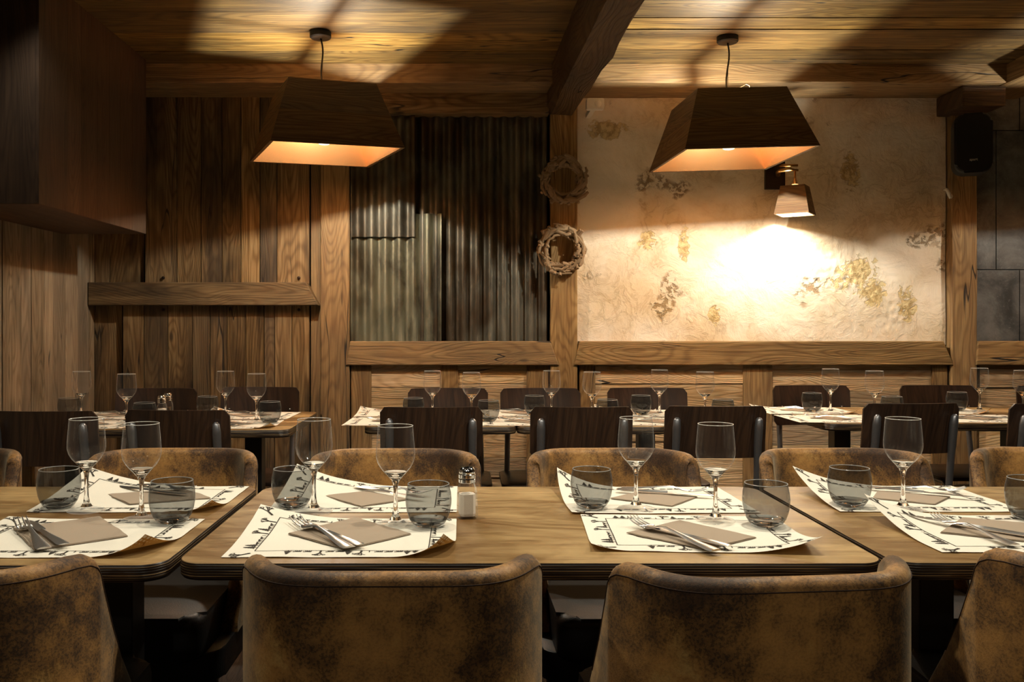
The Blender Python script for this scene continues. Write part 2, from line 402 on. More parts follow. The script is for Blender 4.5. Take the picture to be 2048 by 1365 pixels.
def thin_glass(name, centre, edge, base=.03, rim=.7, edge_glint=.3, rough=.03):
    t = NT(name); nt = t.t; nt.nodes.remove(t.b)
    lw = t.n('ShaderNodeLayerWeight'); lw.inputs['Blend'].default_value = .5; fc = lw.outputs['Facing']
    tr = t.n('ShaderNodeBsdfTransparent'); t.put(tr.inputs[0], t.mix(t.m('POWER', fc, 3.0), centre, edge))
    gs = t.n('ShaderNodeBsdfGlossy'); gs.inputs['Color'].default_value = (1, 1, 1, 1); gs.inputs['Roughness'].default_value = rough
    df = t.n('ShaderNodeBsdfDiffuse'); df.inputs['Color'].default_value = (.95, .95, .95, 1)  # white diffuse paints a bright outline where the glass turns edge-on
    m0 = t.n('ShaderNodeMixShader'); m0.inputs[0].default_value = edge_glint; nt.links.new(gs.outputs[0], m0.inputs[1]); nt.links.new(df.outputs[0], m0.inputs[2])
    fr = t.m('MULTIPLY_ADD', t.m('POWER', fc, 5.0), rim, base)
    mx = t.n('ShaderNodeMixShader'); t.put(mx.inputs[0], fr); nt.links.new(tr.outputs[0], mx.inputs[1]); nt.links.new(m0.outputs[0], mx.inputs[2])
    nt.links.new(mx.outputs[0], t.out.inputs[0]); return t.mat
M['bowl'] = thin_glass('clear_thin_glass', (.97, .97, .965), (.86, .85, .83))
M['smoke'] = thin_glass('smoked_thin_glass', (.56, .57, .57), (.26, .27, .27), .035, .6, .2)
def solid_glass(name, col, ior=1.5):
    t = NT(name); t.fin(col, .01); t.b.inputs['Transmission Weight'].default_value = 1; t.b.inputs['IOR'].default_value = ior; return t.mat
M['glass'] = solid_glass('clear_solid_glass', (1, 1, 1))
M['rimglint'] = plain('pale_rim_glint', lin('#c9c7c0'), .15, .0, spec=1.0)  # opaque pale colour stands in for lamp highlights along the rim
M['smokeglint'] = plain('smoked_rim_glint', lin('#8b8b88'), .15, .0, spec=1.0)  # tumbler rim highlight put into the colour, lighter than the smoked glass
M['smokebase'] = solid_glass('smoked_solid_glass', (.42, .44, .46))
def m_bulb():
    t = NT('glowing_bulb_glass'); nt = t.t; nt.nodes.remove(t.b)
    tr = t.n('ShaderNodeBsdfTransparent'); em = t.n('ShaderNodeEmission'); em.inputs[0].default_value = (1, .86, .62, 1); em.inputs[1].default_value = 9
    mx = t.n('ShaderNodeMixShader'); mx.inputs[0].default_value = .25
    nt.links.new(tr.outputs[0], mx.inputs[1]); nt.links.new(em.outputs[0], mx.inputs[2]); nt.links.new(mx.outputs[0], t.out.inputs[0]); return t.mat
M['bulb'] = m_bulb()

#==STRUCTURE==
rnd = random.Random(5)
XL = XP(190, WALL)                                    # left wall
XR = 4.3; YB = -3.0
def planks_x(mb, xs, y0, y1, z0, z1, gap=.0018, bev=.0015, jit=.003):
    for a, b in zip(xs[:-1], xs[1:]):
        d = mb.rnd.uniform(-jit, jit)
        mb.box((a + gap, y0 + d, z0), (b - gap, y1, z1), grain=2, bev=bev)
# floor
mb = MB(1)
x = XL - .1
while x < XR + .1:
    mb.box((x + .001, YB, -.03), (x + .139, WALL + .05, 0), grain=1); x += .14
struct(mb.build('floor', M['floor']))
# ceiling planks run left-right; joints read off the photograph
mb = MB(2)
hC = (CEIL - EYE) * F
ys = [YB]
while ys[-1] < 2.9: ys.append(ys[-1] + .22)
ys += [hC / (CY - y) for y in (0, 6, 36, 58, 76, 100, 118)]
ys = sorted(set(ys)) + [WALL + .05]
for a, b in zip(ys[:-1], ys[1:]):
    j = mb.rnd.uniform(-.004, .002)
    mb.box((.55, a + .002, CEIL + j), (XR, b - .002, CEIL + .03), grain=0, bev=.002)
ys2 = [YB]
while ys2[-1] < 3.0: ys2.append(ys2[-1] + .24)
ys2 += [hC / (CY - y) for y in (23, 66, 103)] + [WALL + .05]
for a, b in zip(ys2[:-1], ys2[1:]):
    j = mb.rnd.uniform(-.004, .002)
    mb.box((XL, a + .002, CEIL + j), (.548, b - .002, CEIL + .03), grain=0, bev=.002)
struct(mb.build('ceiling', M['ceil']))
mb = MB(3); mb.box((XL - .2, YB, CEIL + .031), (XR, WALL + .1, CEIL + .06)); struct(mb.build('ceiling', M['dark']))
# outer walls
def wallbox(name, a, b, m): mb = MB(4); mb.box(a, b, grain=2); return struct(mb.build(name, m))
mb = MB(6); xs = []; y = YB
while y < WALL:
    wd = mb.rnd.uniform(.075, .15); d = mb.rnd.uniform(0, .004)
    mb.box((XL - .03, y + .001, 0), (XL - d, min(y + wd, WALL) - .001, CEIL), grain=2, bev=.0015); y += wd
struct(mb.build('wall_left', M['leftwall']))
mb = MB(7); y = YB
while y < WALL:
    mb.box((XR, y, 0), (XR + .03, min(y + .148, WALL), CEIL), grain=2); y += .15
struct(mb.build('wall_right', M['old']))
mb = MB(8); x = XL
while x < XR:
    mb.box((x, YB - .03, 0), (min(x + .148, XR), YB, CEIL), grain=2); x += .15
struct(mb.build('wall_behind', M['old']))
wallbox('wall_back', (XL - .1, WALL + .03, 0), (XR + .1, WALL + .1, CEIL + .05), M['dark'])

def px2x(l, D): return [XP(v, D) for v in l]
# left back wall: vertical planks
zt, zb = 2.40, .02
mb = MB(11)
planks_x(mb, px2x([190, 220, 290, 330], 4.72), 4.715, 4.745, ZP(590, 4.7), zt)
planks_x(mb, px2x([190, 246, 300], 4.72), 4.715, 4.745, zb, ZP(590, 4.7))
struct(mb.build('wall_back', M['panel']))
mb = MB(12)
planks_x(mb, px2x([290, 354, 402, 444, 482, 520, 554, 619], 4.69), 4.69, 4.714, ZP(590, 4.69), zt)
struct(mb.build('wall_back', M['panel']))
mb = MB(14)
planks_x(mb, px2x([246, 288, 336, 385, 420, 454, 492, 528, 549, 584, 619], 4.685), 4.685, 4.714, zb, ZP(590, 4.69))
struct(mb.build('wall_back', M['panel']))
mb = MB(15); planks_x(mb, px2x([621, 642], 4.70), 4.70, 4.735, zb, zt); struct(mb.build('trim_1', M['beam']))
# horizontal rail on the left panel
def rail(name, poly, y0, y1, m, seed, bev=.004, grain=0):
    mb = MB(seed); mb.prism(poly, y0, y1, axis=1, grain=grain, bev=bev); return struct(mb.build(name, m))
D = 4.63
rail('trim_2', [(XL, ZP(611, D)), (XP(637, D), ZP(611, D)), (XP(612, D), ZP(565, D)), (XL, ZP(565, D))], D, 4.715, M['panel'], 16)
# four little bolt heads in the panels
mb = MB(17)
for bx, by in ((327, 556), (598, 556), (327, 620), (598, 620)):
    p = PX(bx, by, 4.685); mb.lathe([(.008, 0), (.008, -.006), (.0, -.008)], 12, p, axis=1)
struct(mb.build('trim_3', M['iron'], smooth=40))

def wavy_post(name, x0, x1, y0, y1, z0, z1, m, seed, amp=.006, n=14):
    """hewn timber: box with uneven arrises"""
    mb = MB(seed); rr = mb.rnd; tone = (rr.random() * .5 + .3, rr.random(), rr.random(), 1)
    rows = []
    vert = (z1 - z0) > (x1 - x0)
    for i in range(n + 1):
        t = i / n; j = lambda: rr.uniform(-amp, amp)
        c = min(amp * 1.3, .008)
        if vert:
            z = z0 + (z1 - z0) * t
            a = [(x0 + j(), y1), (x0 + j() * .4, y0 + c), (x0 + c + j() * .3, y0 + j() * .3), (x1 - c + j() * .3, y0 + j() * .3), (x1 + j() * .4, y0 + c), (x1 + j(), y1)]
            rows.append([mb.bm.verts.new((p[0], p[1], z)) for p in a])
        else:
            x = x0 + (x1 - x0) * t
            a = [(y1, z0 + j() * .2), (y0 + c, z0 + j()), (y0 + j() * .3, z0 + c + j() * .5), (y0 + j() * .3, z1 - c + j() * .5), (y0 + c, z1 + j()), (y1, z1)]
            rows.append([mb.bm.verts.new((x, p[0], p[1])) for p in a])
    fs = []
    for A, B in zip(rows[:-1], rows[1:]):
        for k in range(6): fs.append(mb.bm.faces.new([A[k], A[(k+1) % 6], B[(k+1) % 6], B[k]]))
    fs += [mb.bm.faces.new(rows[0]), mb.bm.faces.new(rows[-1])]
    mb.paint(fs, 2 if vert else 0, tone)
    return struct(mb.build(name, m, smooth=35))
# posts on the back wall
D = 4.66
wavy_post('trim_4', XP(641, D), XP(699, D), D, WALL + .03, .0, ZP(200, D), M['beam'], 21, .003)
wavy_post('trim_5', XP(1101, D), XP(1155, D), D, WALL + .03, .0, ZP(190, D), M['beam'], 22, .003)
wavy_post('trim_6', XP(1903, D), XP(1955, D), D, WALL + .03, .0, ZP(190, D), M['beam'], 33, .004)
# wall plate under the ceiling, two lengths meeting at the cross beam, each with a lower strip
zp = ZP(165, 4.40)
wavy_post('trim_7', XL, XP(1130, 4.4), 4.40, WALL + .03, zp, CEIL + .005, M['beam'], 24, .003, 30)
wavy_post('trim_8', XP(1160, 4.4), 2.69, 4.40, WALL + .03, zp, CEIL + .005, M['beam'], 27, .003, 24)
wavy_post('trim_9', XP(622, 4.6), XP(1098, 4.6), 4.60, 4.70, ZP(226, 4.6), zp + .01, M['panel'], 26, .003, 12)
# sills: mitred rails between the posts
D = 4.652
def sill(name, xa, xb, xc, xd, seed, m='beam'):
    return rail(name, [(XP(xa, D), ZP(731, D)), (XP(xb, D), ZP(731, D)), (XP(xc, D), ZP(683, D)), (XP(xd, D), ZP(683, D))], D, WALL + .02, M[m], seed, .005)
sill('trim_10', 691, 1118, 1101, 700, 27); sill('trim_11', 1148, 1908, 1888, 1159, 28); sill('trim_12', 1953, 2300, 2300, 1956, 29)
# plaster panel
mb = MB(31)
x0, x1, z0, z1 = XP(1150, 4.71), XP(1890, 4.71), ZP(690, 4.7), ZP(185, 4.7)
from mathutils import noise as mn
def pl(u, v):
    X = x0 + (x1 - x0) * u; Z = z0 + (z1 - z0) * v
    h = mn.noise(Vector((X * 2.3, Z * 2.3, 1))) * .008 + mn.noise(Vector((X * 9, Z * 9, 4))) * .003
    for (a, b, r, d) in ((1.99, 1.42, .13, -.010), (2.28, 1.20, .10, -.006), (1.97, 1.93, .10, -.007), (.75, 2.12, .16, -.006)):
        q = ((X - a) ** 2 + (Z - b) ** 2) / r / r
        if q < 4: h += d * .7 * math.exp(-q) * (.6 + 1.2 * mn.noise(Vector((X * 45, Z * 30, 7))))
    return (X, 4.705 + h, Z)
mb.grid(pl, 260, 180)
fs = mb.build('wall_back', M['plaster'], smooth=True, normals=False); struct(fs)
# slate tiles right of the last post
mb = MB(51)
zr = [ZP(690, 4.75), ZP(540, 4.75), ZP(262, 4.75), 2.44]
for k, (a, b) in enumerate(zip(zr[:-1], zr[1:])):
    off = (XP(2037, 4.75), XP(1990, 4.75), XP(2037, 4.75))[k]
    xs = [XP(1950, 4.75), off]
    while xs[-1] < XR: xs.append(xs[-1] + .5)
    for c_, d_ in zip(xs[:-1], xs[1:]): mb.box((c_ + .002, 4.74, a + .002), (d_ - .002, 4.77, b - .002), bev=.0015)
struct(mb.build('wall_back', M['slate']))
mb = MB(52); mb.box((XP(1945, 4.75), 4.748, zr[0]), (XR, 4.775, 2.44)); struct(mb.build('wall_back', M['grout']))
# wainscot: stiles and horizontal boards
mb = MB(61)
st = [(703, 743), (880, 916), (1053, 1096), (1158, 1190), (1485, 1543), (1862, 1892), (2062, 2100)]
for a, b in st: mb.box((XP(a, 4.69), 4.676, 0), (XP(b, 4.69), 4.74, ZP(725, 4.69)), grain=2, bev=.002)
struct(mb.build('wall_back', M['beam']))
mb = MB(62)
bays = [(740, 882), (914, 1055), (1096, 1101), (1188, 1487), (1541, 1864), (1955, 2064), (2098, 2500)]
for a, b in bays:
    z = ZP(728, 4.705); k = 0
    while z > .02:
        hgt = mb.rnd.choice((.105, .125, .145, .16)); d = mb.rnd.uniform(-.004, .004)
        mb.box((XP(a, 4.705), 4.688 + d, max(0, z - hgt) + .001), (XP(b, 4.705), 4.745, z - .001), grain=0, bev=.002); z -= hgt
struct(mb.build('wall_back', M['board']))
# cross beam: hewn, running towards the camera
def cross_beam():
    mb = MB(71); rr = mb.rnd; n = 44; rows = []; zb_ = 2.058 + .184
    tone = (.5, .3, .2, 1)
    for i in range(n + 1):
        y = 4.70 - (4.70 - YB) * i / n
        j = lambda k, s: mn.noise(Vector((y * 2.7, k * 9.1, 3))) * s + mn.noise(Vector((y * 9, k * 5.1, 8))) * s * .4
        xl = .441 + .02 * (4.65 - y) * .6 ; xr = .588 + .030 * (4.65 - y)
        a = [(xl + j(1, .012), CEIL + .01), (xl + j(2, .015), zb_ + .03), (xl + .02 + j(3, .012), zb_ + j(4, .010)), (xr - .02 + j(5, .03), zb_ + j(6, .010)), (xr + j(7, .035), zb_ + .035), (xr + j(8, .03) + .015, CEIL + .01)]
        rows.append([mb.bm.verts.new((p[0], y, p[1])) for p in a])
    fs = []
    for A, B in zip(rows[:-1], rows[1:]):
        for k in range(6): fs.append(mb.bm.faces.new([A[k], A[(k+1) % 6], B[(k+1) % 6], B[k]]))
    fs += [mb.bm.faces.new(rows[0]), mb.bm.faces.new(rows[-1])]
    mb.paint(fs, 1, tone); return struct(mb.build('trim_13', M['dkbeam'], smooth=38))
cross_beam()
mb = MB(72); mb.box((2.69, YB, zp - .005), (2.94, WALL, CEIL + .01), grain=1, bev=.012); struct(mb.build('trim_14', M['beam']))
mb = MB(73); mb.box((2.50, 4.45, ZP(226, 4.6)), (2.72, 4.70, zp - .002), grain=0, bev=.01); struct(mb.build('trim_15', M['dkbeam']))
# boxed-in bulkhead hanging in the left corner
mb = MB(81)
hx, hz = XP(292, 4.342), 1.589
mb.box((XL, 3.2545, hz + .012), (hx - .012, 4.33, CEIL), grain=2)
y = 3.243
for wd in (.10, .14, .12, .16, .13, .12, .15, .179):
    mb.box((hx - .012, y + .0006, hz), (hx, min(y + wd, 4.342) - .0006, CEIL), grain=2); y += wd
x = XL
for k in range(3):
    mb.box((x + .0006, 3.243, hz), (x + .1305, 3.2545, CEIL), grain=2); x += .131
mb.box((XL, 3.25, hz - .001), (hx - .002, 4.338, hz + .012), grain=1)
mb.box((XL, 4.33, hz), (hx - .003, 4.342, CEIL), grain=2)
tag(mb.build('boxed_duct', M['veneer']), 'reddish brown wooden box casing hanging from the ceiling in the left corner', 'casing')

#==WALL THINGS==
def tin_sheet(xa, xb, ya, yb, D, per, amp, m, label, phase=0, seed=0, cut=None):
    mb = MB(seed); X0, X1, Z0, Z1 = XP(xa, D), XP(xb, D), ZP(yb, D), ZP(ya, D)
    n = int((X1 - X0) / per * 16)
    def fn(u, v, off=0):
        X = X0 + (X1 - X0) * u; top = Z1
        if cut and X < XP(cut[0], D): top = ZP(cut[1], D)
        Z = Z0 + (top - Z0) * v
        w_ = math.sin(2 * math.pi * (X - X0) / per + phase)
        w_ = math.copysign(abs(w_) ** .8, w_)
        return (X, D + w_ * amp + .003 * mn.noise(Vector((X * 3, Z * 3, seed))) + off, Z)
    mb.grid(lambda u, v: fn(u, v), n, 24); mb.grid(lambda u, v: fn(u, v, .0012), n, 24, flip=True)
    # join the edges so that the sheet is closed
    o = mb.build('corrugated_sheet', M[m], smooth=True, normals=False)
    return tag(o, label, 'metal sheet', 'corrugated metal sheets on the wall')
tin_sheet(826, 1094, 218, 684, 4.690, .071, .0155, 'tin', 'tall right-hand corrugated metal sheet next to the wreath post', 0, 3)
tin_sheet(701, 883, 428, 684, 4.672, .0735, .0145, 'tin2', 'pale lower left corrugated metal sheet with a stepped top edge', 1.5, 4, cut=(826, 471))
tin_sheet(701, 830, 218, 474, 4.683 - .030, .0735, .010, 'tin', 'upper left corrugated metal sheet behind the left pendant lamp', 1.5, 5)

def wreath(cx_, cy_, rpx, D, label, seed, m):
    """ring of interlaced driftwood pieces, one mesh"""
    c = PX(cx_, cy_, D); rr = random.Random(seed); rad = rpx * D / F; mb = MB(seed)
    for k in range(86):
        a0 = rr.uniform(0, 2 * math.pi); ln = rr.uniform(.35, 1.15); r0 = rad * rr.uniform(.60, 1.04); r1 = rad * rr.uniform(.62, 1.08)
        if rr.random() < .2: r1 += rad * .16
        yo = rr.uniform(-.030, .02); yo1 = rr.uniform(-.030, .02); th = rr.uniform(.006, .0145)
        pts = []; rads = []
        for i in range(7):
            t = i / 6; a = a0 + ln * t; r_ = r0 + (r1 - r0) * t + rr.uniform(-.004, .004)
            pts.append(c + Vector((r_ * math.cos(a), yo + (yo1 - yo) * t + rr.uniform(-.003, .003), r_ * math.sin(a))))
            rads.append(th * (1 - .35 * abs(t - .4)) * rr.uniform(.82, 1.15) * (.75 if i in (0, 6) else 1))
        mb.tube(pts, rads, 7)
    for k in range(12):                               # short sawn stubs pointing outwards
        a = rr.uniform(0, 2 * math.pi); p = c + Vector((math.cos(a), 0, math.sin(a))) * rad * .85
        q = p + Vector((math.cos(a + rr.uniform(-.9, .9)) * .034, -.022, math.sin(a + rr.uniform(-.9, .9)) * .034))
        mb.tube([p, p.lerp(q, .5), q], [.010, .009, .0085], 8)
    tag(mb.build('driftwood_wreath', m, smooth=50), label, 'wreath')
wreath(1127, 361, 44, 4.615, 'driftwood wreath on the wall post, the upper and shaded one', 7, M['wreath'])
wreath(1123, 500, 46, 4.615, 'driftwood wreath on the wall post, the lower and brightly lit one', 11, M['wreath'])

def pendant(cx_, D, P, rose_px, label):
    X, z, a, b, H, yw, pt, rl = P
    root = thing('pendant_lamp', label, 'pendant lamp', (X, D, z), 0, 'wooden pendant lamps')
    Rm = (Matrix.Rotation(rl, 4, 'Y') @ Matrix.Rotation(pt, 4, 'X') @ Matrix.Rotation(yw, 4, 'Z'))
    def frustum(a, b, h0, h1, t, gr_seed, bands):
        mb = MB(gr_seed)
        for s in range(4):
            rot = Matrix.Rotation(s * math.pi / 2, 4, 'Z')
            for k in range(bands):
                t0, t1 = k / bands, (k + 1) / bands
                A0 = a + (b - a) * t0; A1 = a + (b - a) * t1; z0_ = h0 + (h1 - h0) * t0; z1_ = h0 + (h1 - h0) * t1
                tone = (mb.rnd.random(), mb.rnd.random(), mb.rnd.random(), 1)
                o = [(-A0, -A0, z0_), (A0, -A0, z0_), (A1, -A1, z1_), (-A1, -A1, z1_)]
                i_ = [(-A0 + t, -A0 + t, z0_), (A0 - t, -A0 + t, z0_), (A1 - t, -A1 + t, z1_), (-A1 + t, -A1 + t, z1_)]
                vs = [mb.bm.verts.new(p) for p in o + i_]
                fs = [mb.bm.faces.new([vs[q] for q in f]) for f in ((0,1,2,3), (7,6,5,4), (0,4,5,1), (3,2,6,7))]
                mb.paint(fs, 0, tone); bmesh.ops.transform(mb.bm, matrix=rot, verts=vs)
        bmesh.ops.transform(mb.bm, matrix=Rm, verts=mb.bm.verts); return mb
    frustum(a, b, 0, H, .012, 91, 2).build('lamp_shade', M['shade'], root)
    frustum(a - .013, b - .013, .001, H - .002, .0015, 92, 1).build('copper_lining', M['copper'], root)
    mb = MB(93)                                       # strut across the open top
    mb.box((-.011, -b + .01, H - .045), (.011, b - .01, H - .020), grain=1)
    mb.box((-b + .01, -.004, H - .030), (-.02, .004, H - .022), grain=0)
    bmesh.ops.transform(mb.bm, matrix=Rm, verts=mb.bm.verts); mb.build('strut', M['shade'], root)
    mb = MB(94); mb.lathe([(.0, H - .03), (.022, H - .032), (.022, H - .085), (.018, H - .09)], 20); mb.build('socket', M['blackp'], root, smooth=40)
    zc = .096
    mb = MB(95); mb.lathe([(.0, zc - .052), (.022, zc - .047), (.040, zc - .032), (.050, zc - .01), (.050, zc + .012), (.042, zc + .036), (.026, zc + .062), (.017, zc + .085), (.015, H - .086)], 28)
    mb.build('bulb', M['bulb'], root, smooth=60)
    # rose, cord and wire
    rx, ry = rose_px; Dr = (CEIL - .012 - EYE) * F / (CY - ry); r3 = Vector((XP(rx, Dr), Dr, CEIL)) - Vector((X, D, z))
    mb = MB(96); mb.lathe([(.0, -.033), (.042, -.032), (.047, -.027), (.047, -.004)], 32, r3); mb.build('ceiling_rose', M['blackp'], root, smooth=35)
    end = Rm @ Vector((0, 0, H - .03)); mb = MB(97); pts = []
    for i in range(17):
        t = i / 16; q = (r3 + Vector((0, 0, -.03))).lerp(end, t) + Vector((math.sin(t * 7) * .010 * (1 - t), 0, 0)); pts.append(q)
    mb.tube(pts, .0038, 8); mb.build('cord', M['cable'], root, smooth=True)
    mb = MB(98); p0 = r3 + Vector((.006, 0, -.03)); mb.tube([p0, p0.lerp(end, .5), end + Vector((.004, 0, 0))], .0013, 6); mb.build('wire', M['wire'], root)
    return root, Rm, (X, D, z), H, b
LP = (-.6139, 1.8986, .2841, .1894, .2858, .3794, .0223, -.0136)
RP = (1.1969, 1.8863, .2881, .1943, .2756, .0532, -.0, -.0362)
pendant(0, 3.95, LP, (641, 68), 'trapezoid wooden pendant lamp with copper lining, the left one in front of the corrugated metal')
rp = pendant(0, 4.00, RP, (1455, 77), 'trapezoid wooden pendant lamp with copper lining, the right one in front of the plaster wall')
third = dup(rp[0], 'trapezoid wooden pendant lamp hanging further right, outside the photo', (3.02, 4.0, RP[1])); lamp_point('pendant_light', (3.02, 4.0, RP[1] + .150), 30, .02)
mb = MB(99)                                            # loose white lead on top of the right shade
c0 = Vector(PX(1474, 176, 3.86)) - Vector((rp[2])); c1 = Vector(PX(1500, 176, 3.86)) - Vector(rp[2])
mb.tube([c0 + Vector((0, 0, -.02)), c0 + Vector((.012, 0, .002)), c0.lerp(c1, .7) + Vector((0, 0, .017)), c1 + Vector((-.001, 0, .010)), c1 + Vector((-.004, 0, -.02))], .002, 6)
mb.build('loose_wire', M['white'], rp[0], smooth=True)
PEND_POWER = (62, 64)
lamp_point('pendant_light', (LP[0], 3.95, LP[1] + .138), PEND_POWER[0], .02)
lamp_point('pendant_light', (RP[0], 4.00, RP[1] + .150), PEND_POWER[1], .02)

# wall sconce
sc = thing('wall_sconce', 'small wooden wall lamp with a boxy shade lighting the plaster wall', 'wall lamp', PX(1590, 400, 4.52))
o0 = Vector(sc.location)
mb = MB(101); a = PX(1532, 378, 4.68) - o0; b = PX(1568, 300, 4.70) - o0; mb.box((a.x, a.y, a.z), (b.x, a.y + .03, b.z), grain=2, bev=.003); mb.build('backplate', M['iron'], sc)
mb = MB(102); p = [PX(1556, 352, 4.66), PX(1556, 345, 4.60), PX(1562, 341, 4.53), PX(1578, 339, 4.52), PX(1596, 341, 4.52)]
mb.tube([q - o0 for q in p], [.010, .013, .014, .013, .008], 10, flat=(1, .7)); mb.tube([PX(1554, 334, 4.66) - o0, PX(1565, 331, 4.55) - o0, PX(1596, 331, 4.52) - o0], [.006, .008, .006], 8)
mb.build('bracket_arm', M['brass'], sc, smooth=True)
mb = MB(103); c_ = PX(1590, 0, 4.52); t0 = ZP(342, 4.52) - o0.z; t1 = ZP(369, 4.52) - o0.z
mb.lathe([(.0, t0), (.005, t0), (.006, t0 - .03), (.010, t1 + .012), (.016, t1), (.0, t1)], 14); mb.build('stem', M['copper'], sc, smooth=50)
def sc_shade():
    H0, H1 = ZP(430, 4.52) - o0.z, ZP(373, 4.52) - o0.z; a, b, t = .098, .068, .008; mb = MB(104); rot0 = Matrix.Rotation(R(-33), 4, 'Z')
    for s in range(4):
        rot = rot0 @ Matrix.Rotation(s * math.pi / 2, 4, 'Z')
        for k, (t0_, t1_) in enumerate(((0, .55), (.55, 1))):
            A0 = (a + (b - a) * t0_) * .86; A1 = (a + (b - a) * t1_) * .86; z0_ = H0 + (H1 - H0) * t0_; z1_ = H0 + (H1 - H0) * t1_
            vs = [mb.bm.verts.new(p) for p in ((-A0, -A0, z0_), (A0, -A0, z0_), (A1, -A1, z1_), (-A1, -A1, z1_), (-A0 + t, -A0 + t, z0_), (A0 - t, -A0 + t, z0_), (A1 - t, -A1 + t, z1_), (-A1 + t, -A1 + t, z1_))]
            fs = [mb.bm.faces.new([vs[q] for q in f]) for f in ((0,1,2,3), (7,6,5,4), (0,4,5,1), (3,2,6,7))]
            mb.paint(fs, 0); bmesh.ops.transform(mb.bm, matrix=rot, verts=vs)
    # lid with a hole
    A = b * .86 - .001; mb2 = [(-A, -A), (A, -A), (A, A), (-A, A)]; q = A * .45
    vo = [mb.bm.verts.new((x, y, H1)) for x, y in mb2]; vi = [mb.bm.verts.new((x * .45, y * .45, H1)) for x, y in mb2]
    fs = [mb.bm.faces.new([vo[i], vo[(i+1) % 4], vi[(i+1) % 4], vi[i]]) for i in range(4)]; mb.paint(fs, 0); bmesh.ops.transform(mb.bm, matrix=rot0, verts=vo + vi)
    mb.build('lamp_shade', M['shade'], sc)
    mb = MB(105); mb.lathe([(.0, H0 + .035), (.022, H0 + .045), (.028, H0 + .065), (.020, H0 + .09), (.013, H1 - .01)], 20); mb.build('bulb', M['bulb'], sc, smooth=60)
    lamp_point('sconce_light', (o0.x, o0.y, o0.z + H0 + .05), 30, .02)
sc_shade()

# loudspeaker
sp = thing('loudspeaker', 'black rounded loudspeaker mounted high on the right wall post', 'speaker', PX(1943, 290, 4.40), R(-22))
mb = MB(111); mb.prism(rrect(-.083, -.146, .083, .146, .045, 8), -.06, .06, axis=1, bev=.016, seg=4); mb.build('cabinet', M['blackp'], sp, smooth=40)
mb = MB(112); mb.prism(rrect(-.072, -.135, .072, .135, .040, 8), -.064, -.0595, axis=1); mb.build('grille', M['black'], sp)
mb = MB(113); mb.box((-.02, .055, -.02), (.02, .20, .02)); mb.box((-.035, .15, .02), (-.015, .19, .13)); mb.build('bracket', M['blackp'], sp)
tc = bpy.data.curves.new('logo', 'FONT'); tc.body = 'apart'; tc.size = .017; tc.extrude = .0006; tc.align_x = 'CENTER'
lo = bpy.data.objects.new('logo', tc); COL.objects.link(lo); lo.parent = sp; lo.location = (0, -.0655, -.088); lo.rotation_euler = (R(90), 0, 0); tc.materials.append(M['white'])
bpy.context.view_layer.update(); lm = bpy.data.meshes.new_from_object(lo); l2 = bpy.data.objects.new('logo', lm); COL.objects.link(l2); l2.parent = sp; l2.location = lo.location.copy(); l2.rotation_euler = lo.rotation_euler.copy(); bpy.data.objects.remove(lo); l2.name = 'logo'; l2['label'] = 'small white lettering'
# white presence sensor on the beam, porcelain knob on the post
p = PX(1190, 209, 4.46)
se = thing('motion_sensor', 'small white plastic sensor fixed beside the cross beam above the plaster', 'sensor', p)
mb = MB(114); mb.prism(rrect(-.045, -.028, .045, .028, .010, 4), -.02, .02, axis=1, bev=.004); mb.build('housing', M['white'], se, smooth=40)
mb = MB(115); mb.box((-.012, .018, -.012), (.012, .26, .012)); mb.build('mounting_arm', M['white'], se)
mb = MB(116); mb.lathe([(.0, -.024), (.014, -.0235), (.018, -.0195)], 20, axis=1, c=(.012, 0, 0)); mb.build('lens', M['white'], se, smooth=60)
p = PX(1896, 388, 4.60); mb = MB(117)
mb.tube([Vector(p) + Vector(v) for v in ((-.006, .03, .026), (-.008, -.006, .022), (-.002, -.012, .0), (.008, -.008, -.024))], [.006, .009, .010, .006], 8)
mb.tube([Vector(p) + Vector(v) for v in ((.022, .008, -.002), (.016, -.008, -.012), (.012, -.008, -.024))], [.004, .005, .004], 8)
tag(mb.build('cable_hook', M['white'], smooth=True), 'small white plastic hook on the right wall post below the loudspeaker', 'hook')

#==TABLES==
def table(x0, x1, y0, y1, label, cols, group='tables', twin=True):
    cx_, cy_ = (x0 + x1) / 2, (y0 + y1) / 2
    t = thing('restaurant_table', label, 'table', (cx_, cy_, 0), 0, group); hx_, hy = (x1 - x0) / 2, (y1 - y0) / 2
    mb = MB(121)
    pts = rrect(-hx_, -hy, hx_, hy, .045, 8); n = len(pts); th = .030
    prof = [(-.0015, TT), (-.0004, TT - .0012), (0, TT - .004), (0, TT - th + .006), (-.003, TT - th + .001), (-.008, TT - th)]
    rings = []
    for ins, z in prof:
        rings.append([mb.bm.verts.new((p[0] * (1 + ins / hx_), p[1] * (1 + ins / hy), z)) for p in pts])
    f0 = mb.bm.faces.new(rings[0]); f1 = mb.bm.faces.new(rings[-1][::-1])
    fs = []
    for A, B in zip(rings[:-1], rings[1:]):
        for i in range(n): fs.append(mb.bm.faces.new([A[i], B[i], B[(i+1) % n], A[(i+1) % n]]))
    mb.paint([f0], 0, None, 0); mb.paint(fs + [f1], 0, None, 1)
    mb.build('tabletop', [M['top'], M['ply']], t, smooth=35)
    for cx2 in cols:
        mb = MB(122); mb.box((cx2 - cx_ - .035, -.035, .012), (cx2 - cx_ + .035, .035, TT - th - .006), bev=.003)
        mb.build('column', M['black'], t)
        mb = MB(123); mb.box((cx2 - cx_ - .035, -.28, .0), (cx2 - cx_ + .035, .28, .012), bev=.003); mb.build('foot', M['black'], t)
        mb = MB(124); mb.box((cx2 - cx_ - .06, -.22, TT - th - .006), (cx2 - cx_ + .06, .22, TT - th), bev=.001); mb.build('top_plate', M['black'], t)
    return t
